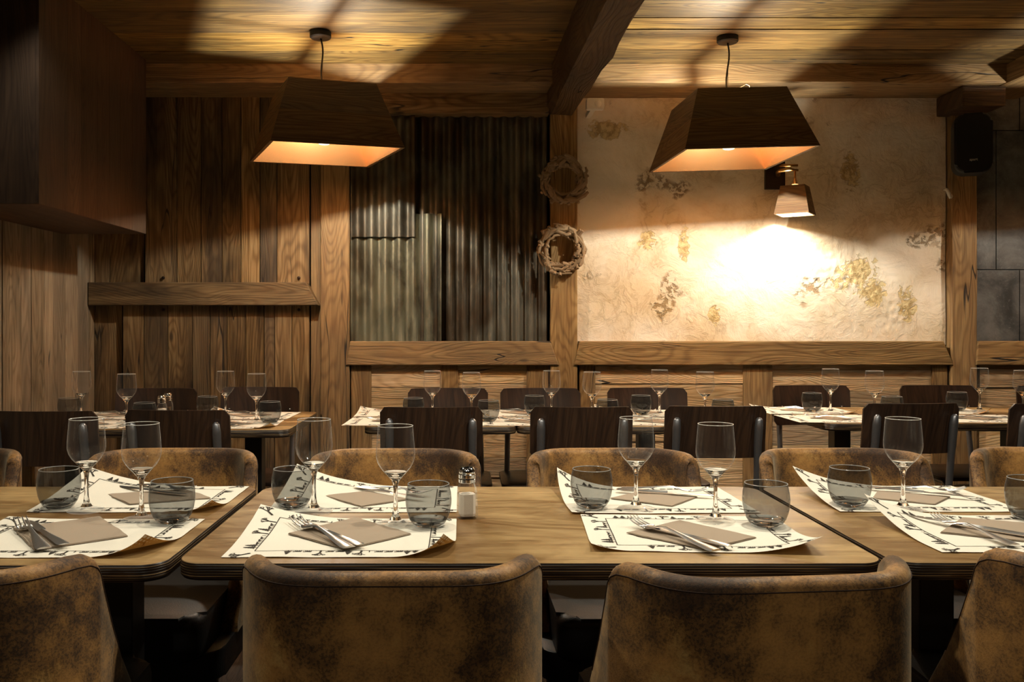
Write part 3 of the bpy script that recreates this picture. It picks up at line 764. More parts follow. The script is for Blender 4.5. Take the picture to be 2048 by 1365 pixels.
y0, y1 = .4 * F / 480, .4 * F / 326
table(-1.70, -.497, y0 - .012, y1, 'wooden table at the left end of the front row, black plywood edge', (-1.45, -.70))
table(-.482, .712, y0, y1, 'long wooden table in the middle of the front row with the salt shaker', (-.26, .48))
table(.724, 1.92, y0 + .004, y1, 'wooden table at the right end of the front row', (.96, 1.70))
BL = (-1.86, -.655, .4*F/213, .4*F/213 + .70)
table(*BL, 'dark-edged table in the back row by the left plank wall', (-1.6, -.86), 'back row tables')
BM = (XP(727, 3.448), .21, 3.448, 4.148)
table(*BM, 'small table in the back row in front of the corrugated metal', (-.08,), 'back row tables')
table(.213, .21 * 2 - XP(727, 3.448), 3.448, 4.148, 'small table in the back row under the left part of the plaster wall', (.78,), 'back row tables')
BR = (XP(1652, 3.56), XP(1652, 3.56) + 1.2, 3.56, 4.26)
table(*BR, 'table in the back row at the right with a free left end', (XP(1671, 3.95), XP(2014, 3.95)), 'back row tables')

#==CHAIRS==
def barrel_chair(label):
    t = thing('upholstered_chair', label, 'chair', (0,0,0), 0, 'brown barrel chairs')
    W, DP, TH = .232, .14, .036                       # half width, depth of the curve, padding
    pts = []
    for i in range(-60, 61):
        s = i / 60; s = math.copysign(1 - (1 - abs(s)) ** 1.5, s); pts.append(Vector((W * s, DP * abs(s) ** 5.2)))
    right = pts[60:]; ext = [Vector((W + .004 * k / 8, DP + .30 * k / 8)) for k in range(1, 17)]
    half = right + ext                                # centre of the back -> wing -> arm
    L = [0]
    for a, b in zip(half[:-1], half[1:]): L.append(L[-1] + (b - a).length)
    def at(d):
        for i in range(len(L) - 1):
            if L[i+1] >= d: k = (d - L[i]) / max(1e-9, L[i+1] - L[i]); return half[i].lerp(half[i+1], k)
        return half[-1]
    # outline of the top edge in unrolled coordinates: flat, round corner, falling front edge
    LB = L[60]; prof = [(0, .8)]
    edge = [(LB - .05, .800), (LB - .022, .797), (LB - .006, .789), (LB + .004, .775), (LB + .012, .755), (LB + .05, .680), (LB + .10, .600), (LB + .16, .520), (LB + .20, .475), (LB + .225, .44)]
    def top(d):
        if d <= edge[0][0]: return .8
        for (a, za), (b, zb_) in zip(edge[:-1], edge[1:]):
            if d <= b: return za + (zb_ - za) * (d - a) / (b - a)
        return edge[-1][1]
    ds = [LB * .95 * k / 22 for k in range(22)] + [LB - .05 + .062 * k / 14 for k in range(14)] + [LB + .012 + .213 * k / 16 for k in range(17)]
    ds = sorted(set([-d for d in ds] + ds))
    mb = MB(131); cols = []; ZB = .40
    for d in ds:
        sg = -1 if d < 0 else 1; e = .001
        p = at(abs(d)); q = at(abs(d) + e); r_ = at(max(0, abs(d) - e)); tg = (q - r_); tg.normalize()
        if d == 0: tg = Vector((1, 0))
        nin = Vector((-tg.y, tg.x))                   # inward (towards the sitter, +y)
        zt = top(abs(d)); ring = []
        def add(off, z): v = p + nin * off; ring.append(mb.bm.verts.new((sg * v.x, v.y, z)))
        m = 8
        for k in range(m + 1): add(-.006 * math.sin(math.pi * k / m) * 0, ZB + (zt - TH / 2 - ZB) * k / m)
        for k in range(1, 8): a = math.pi * (1 - k / 8); add(TH / 2 + TH / 2 * math.cos(a), zt - TH / 2 + TH / 2 * math.sin(a))
        for k in range(m, -1, -1): add(TH + .010 * math.sin(math.pi * k / m), ZB + (zt - TH / 2 - ZB) * k / m)
        cols.append(ring)
    nn = len(cols[0]); fs = []
    for A, B in zip(cols[:-1], cols[1:]):
        for k in range(nn): fs.append(mb.bm.faces.new([A[k], B[k], B[(k+1) % nn], A[(k+1) % nn]]))
    fs += [mb.bm.faces.new(cols[0]), mb.bm.faces.new(cols[-1])]
    mb.paint(fs, 2); mb.build('backrest', M['suede'], t, smooth=60)
    sm = []
    for d in ds:
        if abs(d) > LB + .10: continue
        sg = -1 if d < 0 else 1; p = at(abs(d)); q = at(abs(d) + .001); r_ = at(max(0, abs(d) - .001)); tg = (q - r_); tg.normalize()
        if d == 0: tg = Vector((1, 0))
        nin = Vector((-tg.y, tg.x)); v = p - nin * .0002; sm.append(Vector((sg * v.x, v.y, top(abs(d)) - .0165)))
    mb = MB(132); mb.tube(sm, .0009, 6); mb.build('seam', M['seam'], t, smooth=True)
    mb = MB(133); mb.prism(rrect(-W + TH, .03 + .012, W - TH, .54, .05, 6), .385, .49, bev=.022, seg=4); mb.build('seat', M['hide'], t, smooth=40)
    mb = MB(134); mb.prism(rrect(-W + .003, .004 + .035, W - .003, .50, .05, 6), .33, .3995, bev=.006); mb.build('seat_frame', M['hide'], t, smooth=40)
    for sx in (-1, 1):
        for yy, dy in ((.07, -.03), (.46, .03)):
            mb = MB(135); mb.tube([(sx * (W + .0), yy + dy, 0), (sx * (W - .04), yy, .335)], [.014, .021], 12); mb.build('leg', M['chairwood'], t, smooth=60)
    return t
def chair_at(o, x, yback, rz): o.location = (x, yback, 0); o.rotation_euler = (0, 0, rz)
bc = barrel_chair('brown suede barrel chair seen from behind in the foreground, second from the left')
chair_at(bc, -.107, 1.240, R(.5))
B = [(-.790, 1.235, R(1.5), 'brown barrel chair with its back turned at the bottom left corner of the photo'),
     (.462, 1.215, R(5.5), 'brown barrel chair in the foreground, back turned, under the right lamp'),
     (1.045, 1.270, R(-2), 'brown barrel chair with its back turned, cut off at the right edge of the photo')]
for x, y, rz, lb in B: dup(bc, lb, (x, y, 0), rz)
for xpx, dd, rz, lb in ((-124, 2.52, 3, 'brown barrel chair beyond the front tables, cut off at the left edge'),
                    (350, 2.53, 0, 'brown barrel chair across the left front table behind the two wine glasses'),
                    (790, 2.52, 0, 'brown barrel chair across the middle front table, left of its two'),
                    (1220, 2.53, 1, 'brown barrel chair across the middle front table, right of its two'),
                    (1679, 2.53, 1, 'brown barrel chair across the right front table behind the single wine glass'),
                    (2142, 2.53, -14, 'brown barrel chair beyond the front tables, cut off at the right edge')):
    dup(bc, lb, (XP(xpx, 2.42), dd, 0), math.pi + R(rz))

def bistro_chair(label):
    t = thing('bistro_chair', label, 'chair', (0,0,0), 0, 'dark wood and steel chairs')
    # local: back at y=0 (outer face to -y), sitter faces +y
    mb = MB(141); W, H0, H1 = .187, .655, .848
    pts = rrect(-W, H0, W, H1, .022, 5)
    nu, nv = 24, 10
    def bd(off):
        def fn(u, v):
            x = -W + 2 * W * u; z = H0 + (H1 - H0) * v
            rc = .022; dx = max(0, abs(x) - (W - rc)); lim = rc - math.sqrt(max(0, rc * rc - dx * dx))
            z = min(max(z, H0 + lim), H1 - lim)
            y = .030 * (abs(x) / W) ** 2 - (z - H0) * .12 + off; return (x, y, z)
        return fn
    g1 = mb.grid(bd(0), nu, nv); g2 = mb.grid(bd(.009), nu, nv, flip=True)
    bmesh.ops.remove_doubles(mb.bm, verts=mb.bm.verts, dist=1e-6)
    be = [e for e in mb.bm.edges if e.is_boundary]
    bmesh.ops.bridge_loops(mb.bm, edges=be)
    mb.paint(mb.bm.faces, 2); mb.build('backrest', M['chairwood'], t, smooth=40)
    mb = MB(142); mb.prism(rrect(-.195, .03, .195, .42, .05, 6), .452, .468, bev=.004); mb.build('seat', M['chairwood'], t, smooth=40)
    for sx in (-1, 1):
        mb = MB(143); x = sx * .150
        p = [(x, -.022, .808), (x, -.022, .80), (x, -.016, .77), (x, -.005, .70), (x * 1.02, .012, .60), (x * 1.04, .030, .48), (x * 1.06, .030, .43), (x * 1.10, .0, .25), (x * 1.16, -.05, .0)]
        mb.tube(p, [.006, .013, .0155, .0145, .0125, .0125, .0125, .0125, .0115], 12); mb.build('back_tube', M['gun'], t, smooth=60)
        mb = MB(144); mb.tube([(x * 1.05, .04, .442), (x * 1.05, .20, .441), (x * 1.05, .36, .440), (x * 1.07, .385, .425), (x * 1.16, .42, .0)], .0115, 10); mb.build('leg', M['gun'], t, smooth=60)
        mb = MB(145); mb.lathe([(.0, 0), (.006, .0005), (.004, .003), (0, .004)], 10, axis=1); o = mb.build('screw', M['chrome'], t, smooth=True); o.location = (sx * .145, .0265, .745)
    return t
cw = bistro_chair('dark chair with its back turned, below the corrugated metal')
cw.location = (XP(862, 3.21), 3.23, 0)
for xp_, D_, rz, lb in ((84, 3.08, 0, 'dark wooden chair with its back turned at the far left edge of the back row'),
                    (352, 3.12, -3, 'dark wooden chair with its back turned at the left back table, right of its two'),
                    (1164, 3.235, 0, 'dark wooden chair with its back turned, the one below the wreath post'),
                    (1433, 3.27, 0, 'dark wooden chair with its back turned, under the left part of the plaster wall'),
                    (1826, 3.38, 3, 'dark wooden chair with its back turned at the right back table, whole in view'),
                    (2122, 3.36, 0, 'dark wooden chair with its back turned at the right edge of the photo')):
    dup(cw, lb, (XP(xp_, D_), D_, 0), R(rz))
for xp_, D_, rz, lb in ((315, 4.16, 2, 'dark wooden chair against the plank wall, left of the two there'),
                    (522, 4.24, -2, 'dark wooden chair against the plank wall, right of the two there'),
                    (896, 4.17, 0, 'dark wooden chair facing the camera below the corrugated metal'),
                    (1080, 4.17, 0, 'dark wooden chair facing the camera in front of the wreath post'),
                    (1293, 4.19, 0, 'dark wooden chair facing the camera below the left half of the plaster wall'),
                    (1620, 4.36, 0, 'dark wooden chair facing the camera at the left end of the right back table'),
                    (1873, 4.36, 0, 'dark wooden chair facing the camera in front of the right wall post'),
                    (2105, 4.36, 0, 'dark wooden chair facing the camera at the right edge of the photo')):
    dup(cw, lb, (XP(xp_, D_), D_, 0), math.pi + R(rz))

#==TABLEWARE==
def lens_fill(): pass
def wine_glass(label):
    t = thing('wine_glass', label, 'wine glass')
    mb = MB(151)
    mb.lathe([(.0, .0012), (.034, .0008), (.038, .0), (.0392, .0010), (.037, .0026), (.024, .0052), (.0121, .0094)], 40)
    mb.build('foot', M['bowl'], t, smooth=70); mb = MB(158)
    mb.lathe([(.0, .0094), (.012, .0095), (.0066, .018), (.0046, .032), (.0040, .05), (.0041, .068), (.0056, .080), (.0085, .0880), (.0105, .0895), (.0150, .0950), (.0225, .1030), (.0218, .1036), (.0140, .0975), (.0, .0950)], 40)
    mb.build('stem', M['glass'], t, smooth=70)
    prof = [(.0098, .0890), (.0150, .0950), (.0225, .1030), (.0300, .1120), (.0360, .1225), (.0386, .1340), (.0385, .1450), (.0374, .1600), (.0360, .1770), (.0345, .1945)]
    inn = [(r_ - (.0022 if i < 2 else .0010), z + (.0022 if i < 2 else 0)) for i, (r_, z) in enumerate(prof)]
    mb = MB(152); mb.lathe(prof, 44, close=False) if False else None
    def shell(pr, n=44):
        rings = [[mb.bm.verts.new((r_ * math.cos(2*math.pi*k/n), r_ * math.sin(2*math.pi*k/n), z)) for k in range(n)] for r_, z in pr]; fs = []
        for A, B in zip(rings[:-1], rings[1:]):
            for k in range(n): fs.append(mb.bm.faces.new([A[k], A[(k+1) % n], B[(k+1) % n], B[k]]))
        mb.paint(fs)
    shell(prof[2:]); mb.build('bowl', M['bowl'], t, smooth=True)
    mb = MB(159); n_ = 44; mb.tube([(.0345 * math.cos(2*math.pi*k/n_), .0345 * math.sin(2*math.pi*k/n_), .1945) for k in range(n_)], .0007, 6, closed=True); mb.build('rim', M['rimglint'], t, smooth=True)
    return t
wg = wine_glass('empty wine glass')
def tumbler(label):
    t = thing('tumbler', label, 'tumbler')
    prof = [(.0275, .001), (.0320, .005), (.0375, .014), (.0420, .027), (.0447, .042), (.0452, .053), (.0440, .066), (.0405, .0825)]
    inn = [(r_ - .0012, z) for r_, z in prof]
    mb = MB(153); n = 44; pr = prof[2:]
    rings = [[mb.bm.verts.new((r_ * math.cos(2*math.pi*k/n), r_ * math.sin(2*math.pi*k/n), z)) for k in range(n)] for r_, z in pr]; fs = []
    for A, B in zip(rings[:-1], rings[1:]):
        for k in range(n): fs.append(mb.bm.faces.new([A[k], A[(k+1) % n], B[(k+1) % n], B[k]]))
    mb.paint(fs); mb.build('bowl', M['smoke'], t, smooth=True)
    mb = MB(160); mb.tube([(.0403 * math.cos(2*math.pi*k/n), .0403 * math.sin(2*math.pi*k/n), .0825) for k in range(n)], .0009, 6, closed=True); mb.build('rim', M['smokeglint'], t, smooth=True)
    mb = MB(154); mb.lathe([(.0, .003), (.018, .0022), (.0262, .0), (.0290, .0018), (.0320, .005), (.0375, .0139), (.0355, .0142), (.030, .0115), (.018, .0092), (.0, .0085)], 44)
    mb.build('glass_base', M['smokebase'], t, smooth=60)
    return t
tu = tumbler('smoked tumbler')
def shaker(label):
    t = thing('salt_shaker', label, 'salt shaker')
    def oct_(r_, c, z): return [(r_ * x, r_ * y, z) for x, y in ((1, c), (c, 1), (-c, 1), (-1, c), (-1, -c), (-c, -1), (c, -1), (1, -c))]
    def loft(mb, secs):
        rs = [[mb.bm.verts.new(p) for p in s] for s in secs]; n = len(rs[0]); fs = [mb.bm.faces.new(rs[0][::-1]), mb.bm.faces.new(rs[-1])]
        for A, B in zip(rs[:-1], rs[1:]):
            for i in range(n): fs.append(mb.bm.faces.new([A[i], A[(i+1) % n], B[(i+1) % n], B[i]]))
        mb.paint(fs)
    mb = MB(155); loft(mb, [oct_(.0185, .6, 0), oct_(.0205, .62, .004), oct_(.0195, .62, .045), oct_(.0185, .6, .060), oct_(.0150, .55, .070), oct_(.0145, .5, .074)]); mb.build('jar', M['bowl'], t)
    mb = MB(156); loft(mb, [oct_(.0150, .6, .005), oct_(.0160, .6, .010), oct_(.0158, .6, .050)]); mb.build('salt', M['salt'], t)
    mb = MB(157); mb.lathe([(.0165, .073), (.0178, .074), (.0178, .080), (.0165, .081), (.0180, .083), (.0180, .090), (.0165, .0915), (.0172, .094), (.0165, .100), (.0125, .1045), (.0, .106)], 28); mb.build('cap', M['chrome'], t, smooth=35)
    return t
sh = shaker('glass salt shaker with chrome cap on the middle front table')
sh.location = TB(934, 1036); sh.rotation_euler = (0, 0, R(12))

MATH = .0016
def mat_surface(w_, d_, curls, base=MATH):
    """curls: {corner:(height, radius, overhang)}; corners 0 near-left 1 near-right 2 far-right 3 far-left"""
    cs = [(-w_/2, -d_/2), (w_/2, -d_/2), (w_/2, d_/2), (-w_/2, d_/2)]
    def fn(x, y, off=0):
        z = base * .4 + .0012 * (1 + mn.noise(Vector((x * 14, y * 14, w_ * 50 + len(curls)))))
        px_, py_ = x, y
        for k, (h, r_, pull) in curls.items():
            c = cs[k]; diag = Vector((-c[0], -c[1])).normalized(); q = Vector((x - c[0], y - c[1])).dot(diag)
            if q < r_:
                s = (r_ - q) / r_; z += h * s * s; px_ += diag.x * pull * s ** 3; py_ += diag.y * pull * s ** 3
        return Vector((px_, py_, z + off))
    return fn
def strokes(seed):
    """2D drawing in mat coordinates .40 x .30: list of quads/polys"""
    P = []; rr = random.Random(seed)
    def seg(a, b, t0, t1=None):
        a, b = Vector(a), Vector(b); d = b - a
        if d.length < 1e-6: return
        n = Vector((-d.y, d.x)).normalized(); t1 = t0 if t1 is None else t1
        P.append([a - n * t0, b - n * t1, b + n * t1, a + n * t0])
    def line(a, b, t, n=14):
        for i in range(n): seg(Vector(a).lerp(Vector(b), i / n), Vector(a).lerp(Vector(b), (i + 1.02) / n), t)
    def tree(o, ang, s):                              # bare branching tree
        def br(p, a, l, t, dep):
            q = Vector(p) + Vector((math.cos(a), math.sin(a))) * l; seg(p, q, t, t * .8)
            if dep: 
                for da in (-.75, -.2, .45): br(q, a + da + rr.uniform(-.2, .2), l * .62, t * .6, dep - 1)
        br(Vector(o), ang, s * .35, .0016 * s / .03, 3)
    def fir(o, ang, s):
        R2 = Matrix.Rotation(ang - math.pi / 2, 2); 
        for k in range(4):
            y = s * (.15 + k * .2); w2 = s * (.34 - k * .07)
            P.append([Vector(o) + R2 @ Vector(v) for v in ((-w2, y), (w2, y), (w2 * .2, y + s * .28), (-w2 * .2, y + s * .28))])
        P.append([Vector(o) + R2 @ Vector(v) for v in ((-s*.04, 0), (s*.04, 0), (s*.04, s*.2), (-s*.04, s*.2))])
    def cow(o, ang, s):
        R2 = Matrix.Rotation(ang - math.pi / 2, 2)
        for q in (((-.5, .3), (.4, .3), (.45, .65), (-.45, .62)), ((.4, .45), (.7, .5), (.7, .75), (.4, .66)), ((-.48, 0), (-.38, 0), (-.36, .34), (-.48, .34)), ((-.2, 0), (-.12, 0), (-.1, .34), (-.2, .34)), ((.12, 0), (.2, 0), (.2, .34), (.1, .34)), ((.34, 0), (.42, 0), (.42, .34), (.32, .34))):
            P.append([Vector(o) + R2 @ (Vector(v) * s) for v in q])
    a, b = .152, .108                                 # the frame line
    for p, q in (((-a, -b), (a, -b)), ((a, -b), (a, b)), ((a, b), (-a, b)), ((-a, b), (-a, -b))): line(p, q, .0009)
    for (p, d, up, ln) in (((-a, b), (1, 0), (0, 1), 2 * a), ((-a, -b), (0, 1), (-1, 0), 2 * b), ((a, -b), (-1, 0), (0, -1), 2 * a), ((a, b), (0, -1), (1, 0), 2 * b)):
        d, up, p = Vector(d), Vector(up), Vector(p); ang = math.atan2(up.y, up.x)
        x = .022
        for kind in ('fir', 'fir', 'cow', 'cow', 'cow', 'man', 'tree', 'fir', 'cow', 'cow', 'tree', 'cow', 'cow', 'fir'):
            if x > ln - .015: break
            o = p + d * x + up * .0014
            if kind == 'fir': fir(o, ang, .024); x += .014
            elif kind == 'cow': cow(o, ang, .0125); x += .0175
            elif kind == 'man': seg(o, o + up * .009, .0011, .0008); x += .014
            else: tree(o, ang, .040); x += .022
        tree(p - d * .006 + up * .004 - d * .010, ang + .7, .050)
    return P
DRAW = {k: strokes(k) for k in (1, 2)}
def placemat(loc, rz, curls, label, draw=1, wd=(.40, .30), group='printed placemats on the front tables', fine=True):
    t = thing('placemat', label, 'placemat', loc, rz, group); fn = mat_surface(*wd, curls); w_, d_ = wd; nx, ny = (40, 30) if fine else (16, 12)
    mb = MB(161); V = {}
    def wav(i, j): return fn(-w_/2 + w_ * i / nx, -d_/2 + d_ * j / ny)
    top = [[mb.bm.verts.new(wav(i, j)) for j in range(ny + 1)] for i in range(nx + 1)]
    bot = [[mb.bm.verts.new(wav(i, j) - Vector((0, 0, .0003))) for j in range(ny + 1)] for i in range(nx + 1)]
    ft, fb = [], []
    for i in range(nx):
        for j in range(ny):
            ft.append(mb.bm.faces.new([top[i][j], top[i+1][j], top[i+1][j+1], top[i][j+1]])); fb.append(mb.bm.faces.new([bot[i][j+1], bot[i+1][j+1], bot[i+1][j], bot[i][j]]))
    mb.paint(ft, 0, None, 0); mb.paint(fb, 0, None, 1)
    mb.build('paper_sheet', [M['paper'], M['kraft']], t, smooth=True, normals=False)
    mb = MB(162); fs = []
    for poly in DRAW[draw]:
        try: fs.append(mb.bm.faces.new([mb.bm.verts.new(fn(p[0] * w_ / .4, p[1] * d_ / .3, .0007)) for p in poly]))
        except ValueError: pass
    mb.paint(fs); mb.build('printed_border', M['ink'], t, normals=False)
    return t
def quad_napkin(pts, label, group, z=TT):
    c = sum((Vector((p[0], p[1])) for p in pts), Vector((0, 0))) / 4
    mb = MB(163)
    P4 = [Vector((p[0], p[1])) - c for p in pts]
    for lay in (0, 1):
        def fn(u, v, off=0):
            p = P4[0].lerp(P4[1], u).lerp(P4[3].lerp(P4[2], u), v) * (1 - .012 * lay)
            zz = .0032 + lay * .0012 + .0008 * mn.noise(Vector((p.x * 22, p.y * 22, lay * 3 + c.x)))
            e = .002 * mn.noise(Vector((p.x * 60, p.y * 60, 9)))
            return Vector((p.x + e, p.y + e, zz + off))
        top = [[mb.bm.verts.new(fn(i / 14, j / 14, .0011)) for j in range(15)] for i in range(15)]
        bot = [[mb.bm.verts.new(fn(i / 14, j / 14)) for j in range(15)] for i in range(15)]
        fs = []
        for i in range(14):
            for j in range(14):
                fs.append(mb.bm.faces.new([top[i][j], top[i+1][j], top[i+1][j+1], top[i][j+1]])); fs.append(mb.bm.faces.new([bot[i][j+1], bot[i+1][j+1], bot[i+1][j], bot[i][j]]))
        for k in range(14):
            for a, b in ((((0, k)), (0, k+1)), ((14, k+1), (14, k)), ((k+1, 0), (k, 0)), ((k, 14), (k+1, 14))):
                fs.append(mb.bm.faces.new([top[a[0]][a[1]], top[b[0]][b[1]], bot[b[0]][b[1]], bot[a[0]][a[1]]]))
        mb.paint(fs)
    o = mb.build('paper_napkin', M['napkin'], smooth=50, loc=(c.x, c.y, z)); return tag(o, label, 'napkin', group)
def fork(label):
    t = thing('fork', label, 'fork')                  # tip at +x, handle end at -x
    mb = MB(171)
    pr = [(-.100, .0100, .0016), (-.092, .0112, .0018), (-.06, .0085, .0036), (-.02, .0045, .0075), (.012, .0035, .0105), (.030, .0060, .0075), (.040, .0110, .0042), (.052, .0120, .0030), (.058, .0120, .0030)]
    rows = []
    for x, hw, z in pr:
        rows.append([mb.bm.verts.new(p) for p in ((x, -hw, z), (x, -hw * .6, z + .0012 + .0008), (x, 0, z + .0026), (x, hw * .6, z + .002), (x, hw, z), (x, 0, z - .0004))])
    fs = [mb.bm.faces.new(rows[0]), mb.bm.faces.new(rows[-1])]
    for A, B in zip(rows[:-1], rows[1:]):
        for k in range(6): fs.append(mb.bm.faces.new([A[k], A[(k+1) % 6], B[(k+1) % 6], B[k]]))
    mb.paint(fs); mb.build('handle', M['cutlery'], t, smooth=50)
    for k in range(4):
        y = -.0098 + k * .00653; mb = MB(172)
        mb.tube([(.055, y, .0040), (.068, y, .0040), (.082, y * .98, .0062), (.094, y * .95, .0100), (.100, y * .93, .0125)], [.0019, .0017, .0015, .0012, .0007], 8, flat=(1.0, .8)); mb.build('tine', M['cutlery'], t, smooth=True)
    return t
def knife(label):
    t = thing('table_knife', label, 'knife'); mb = MB(173)
    def sect(pr, mb):
        rows = [[mb.bm.verts.new(p) for p in ((x, y0_, z), (x, (y0_ + y1_) / 2, z + h), (x, y1_, z), (x, (y0_ + y1_) / 2, z - h * .6))] for x, y0_, y1_, z, h in pr]
        fs = [mb.bm.faces.new(rows[0]), mb.bm.faces.new(rows[-1])]
        for A, B in zip(rows[:-1], rows[1:]):
            for k in range(4): fs.append(mb.bm.faces.new([A[k], A[(k+1) % 4], B[(k+1) % 4], B[k]]))
        mb.paint(fs)
    sect([(-.110, -.008, .008, .004, .0014), (-.102, -.0095, .0095, .004, .003), (-.06, -.0075, .0075, .004, .0036), (-.02, -.0055, .0055, .004, .0036), (.0, -.005, .005, .004, .0034), (.008, -.0062, .0062, .004, .0034)], mb); mb.build('handle', M['cutlery'], t, smooth=50)
    mb = MB(174); sect([(.008, -.005, .0065, .004, .0018), (.02, -.009, .0065, .004, .0009), (.07, -.0105, .0060, .004, .0008), (.095, -.0085, .0058, .004, .0007), (.108, -.003, .0045, .004, .0006), (.113, .0010, .0025, .004, .0004)], mb); mb.build('blade', M['cutlery'], t, smooth=50)
    return t
fk = fork('fork'); kn = knife('knife')
used = {}
def place(proto, key, label, loc, rz=0, group=None):
    if key not in used:
        used[key] = 1; proto.location = loc; proto.rotation_euler = (0, 0, rz); proto['label'] = label
        if group: proto['group'] = group
        return proto
    return dup(proto, label, loc, rz, group)
def lay(proto, key, label, tip, end, dz, group, length):
    """cutlery from a tip pixel towards its handle end, resting on the paper"""
    a, b = TB(*tip), TB(*end); d = a - b; mid = (a + b) / 2; mid.z = TT + dz
    o = place(proto, key, label, mid, math.atan2(d.y, d.x), group); k = min(1.22, max(1.0, d.length / length)); o.scale = (k, k, k); return o
GG, GT, GC = 'wine glasses on the front tables', 'smoked tumblers on the front tables', 'cutlery on the front tables'
zg = TT + MATH + .0022
def on(x, y): v = TB(x, y, zg); return v
for x, y, lb in ((173, 1022, 'empty wine glass on the left front table, leftmost of all'), (283, 1040, 'empty wine glass on the left front table, right of its two'),
                 (628, 1024, 'empty wine glass at the left end of the middle front table, beside the farther tumbler'), (791, 1049, 'empty wine glass on the middle front table, nearest the salt shaker'),
                 (1272, 1018, 'empty wine glass on the middle front table standing on the far right mat'), (1431, 1042, 'empty wine glass on the middle front table standing at the near right mat'),
                 (1806, 1020, 'empty wine glass on the right front table, the only one there')):
    place(wg, 'wg', lb, on(x, y), 0, GG)
for x, y, lb in ((118, 1015, 'smoked glass tumbler on the left front table, leftmost in the photo'), (344, 1044, 'smoked glass tumbler on the left front table near its right edge'),
                 (585, 1014, 'smoked glass tumbler at the far left corner of the middle front table'), (857, 1052, 'smoked glass tumbler just left of the salt shaker'),
                 (1183, 1015, 'smoked glass tumbler on the middle front table in front of a curled paper corner'), (1532, 1051, 'smoked glass tumbler at the right end of the middle front table'),
                 (1699, 1012, 'smoked glass tumbler on the right front table, left of the wine glass'), (2060, 1038, 'smoked glass tumbler cut off by the right edge of the photo')):
    place(tu, 'tu', lb, on(x, y), 0, GT)
mats = [((-.725, 1.665), 0, {1: (.036, .10, .026), 3: (.006, .1, 0)}, 'printed paper placemat at the near side of the left front table'),
        ((-.722, 2.03), 0, {3: (.050, .22, .01), 1: (.024, .07, .012)}, 'printed paper placemat at the far side of the left front table'),
        ((-.212, 1.668), 0, {1: (.036, .09, .026), 3: (.030, .16, .0)}, 'printed paper placemat at the near left of the middle front table'),
        ((-.212, 2.030), 0, {3: (.056, .22, .01)}, 'printed paper placemat at the far left of the middle front table'),
        ((.437, 1.700), R(-3.5), {1: (.030, .12, .004), 0: (.012, .06, .0)}, 'printed paper placemat at the near right of the middle front table'),
        ((.425, 2.020), R(1.5), {3: (.050, .14, .01), 0: (.004, .1, 0)}, 'printed paper placemat at the far right of the middle front table'),
        ((1.035, 1.700), 0, {3: (.045, .15, .0)}, 'printed paper placemat at the near side of the right front table'),
        ((1.000, 2.035), 0, {3: (.050, .20, .01)}, 'printed paper placemat at the far side of the right front table')]
for i, ((x, y), rz, cu, lb) in enumerate(mats): placemat((x, y, TT), rz, cu, lb, 1 + i % 2)
GN = 'taupe napkins on the front tables'
for pts, lb in (([(-.744, 1.826), (-.623, 1.66), (-.748, 1.555), (-.869, 1.721)], 'taupe paper napkin on the near mat of the left front table'),
                ([(-.217, 1.816), (-.097, 1.675), (-.205, 1.560), (-.329, 1.679)], 'taupe paper napkin on the near left mat of the middle front table'),
                ([(.437, 1.789), (.545, 1.648), (.425, 1.560), (.310, 1.685)], 'taupe paper napkin on the near right mat of the middle front table'),
                ([(1.02, 1.816), (1.20, 1.72), (1.09, 1.58), (.905, 1.687)], 'taupe paper napkin on the near mat of the right front table'),
                ([(-.827, 2.064), (-.66, 2.125), (-.57, 2.02), (-.729, 1.95)], 'taupe paper napkin on the far mat of the left front table'),
                ([(-.318, 2.046), (-.225, 2.105), (-.124, 2.006), (-.219, 1.924)], 'taupe paper napkin on the far left mat of the middle front table'),
                ([(.335, 2.02), (.42, 2.10), (.537, 2.034), (.455, 1.93)], 'taupe paper napkin on the far right mat of the middle front table'),
                ([(.93, 2.02), (.985, 2.11), (1.115, 2.034), (1.035, 1.95)], 'taupe paper napkin on the far mat of the right front table')):
    quad_napkin(pts, lb, GN)
CZ = .0068
for tip, end, lb in (((40, 1056), (88, 1108), 'near mat of the left front table'), ((584, 1050), (706, 1109), 'near left mat of the middle front table'),
                     ((1258, 1052), (1440, 1115), 'near right mat of the middle front table'), ((1868, 1046), (2030, 1100), 'near mat of the right front table')):
    lay(fk, 'fk', 'steel fork on the ' + lb, tip, end, CZ, GC, .2)
for tip, end, lb in (((50, 1052), (128, 1102), 'near mat of the left front table'), ((606, 1055), (722, 1102), 'near left mat of the middle front table'),
                     ((1278, 1060), (1452, 1103), 'near right mat of the middle front table'), ((1838, 1046), (2040, 1080), 'near mat of the right front table')):
    lay(kn, 'kn', 'steel table knife on the ' + lb, tip, end, CZ, GC, .22)
for tip, end, lb in (((372, 988), (275, 978), 'far mat of the left front table'), ((850, 996), (735, 982), 'far left mat of the middle front table'),
                     ((1402, 992), (1258, 984), 'far right mat of the middle front table'), ((1915, 990), (1765, 985), 'far mat of the right front table')):
    lay(fk, 'fk', 'steel fork on the ' + lb, tip, end, CZ, GC, .2)
for tip, end, lb in (((355, 996), (250, 984), 'far mat of the left front table'), ((835, 1004), (722, 984), 'far left mat of the middle front table'),
                     ((1420, 1000), (1240, 988), 'far right mat of the middle front table'), ((1940, 1003), (1745, 984), 'far mat of the right front table')):
    lay(kn, 'kn', 'steel table knife on the ' + lb, tip, end, CZ, GC, .22)

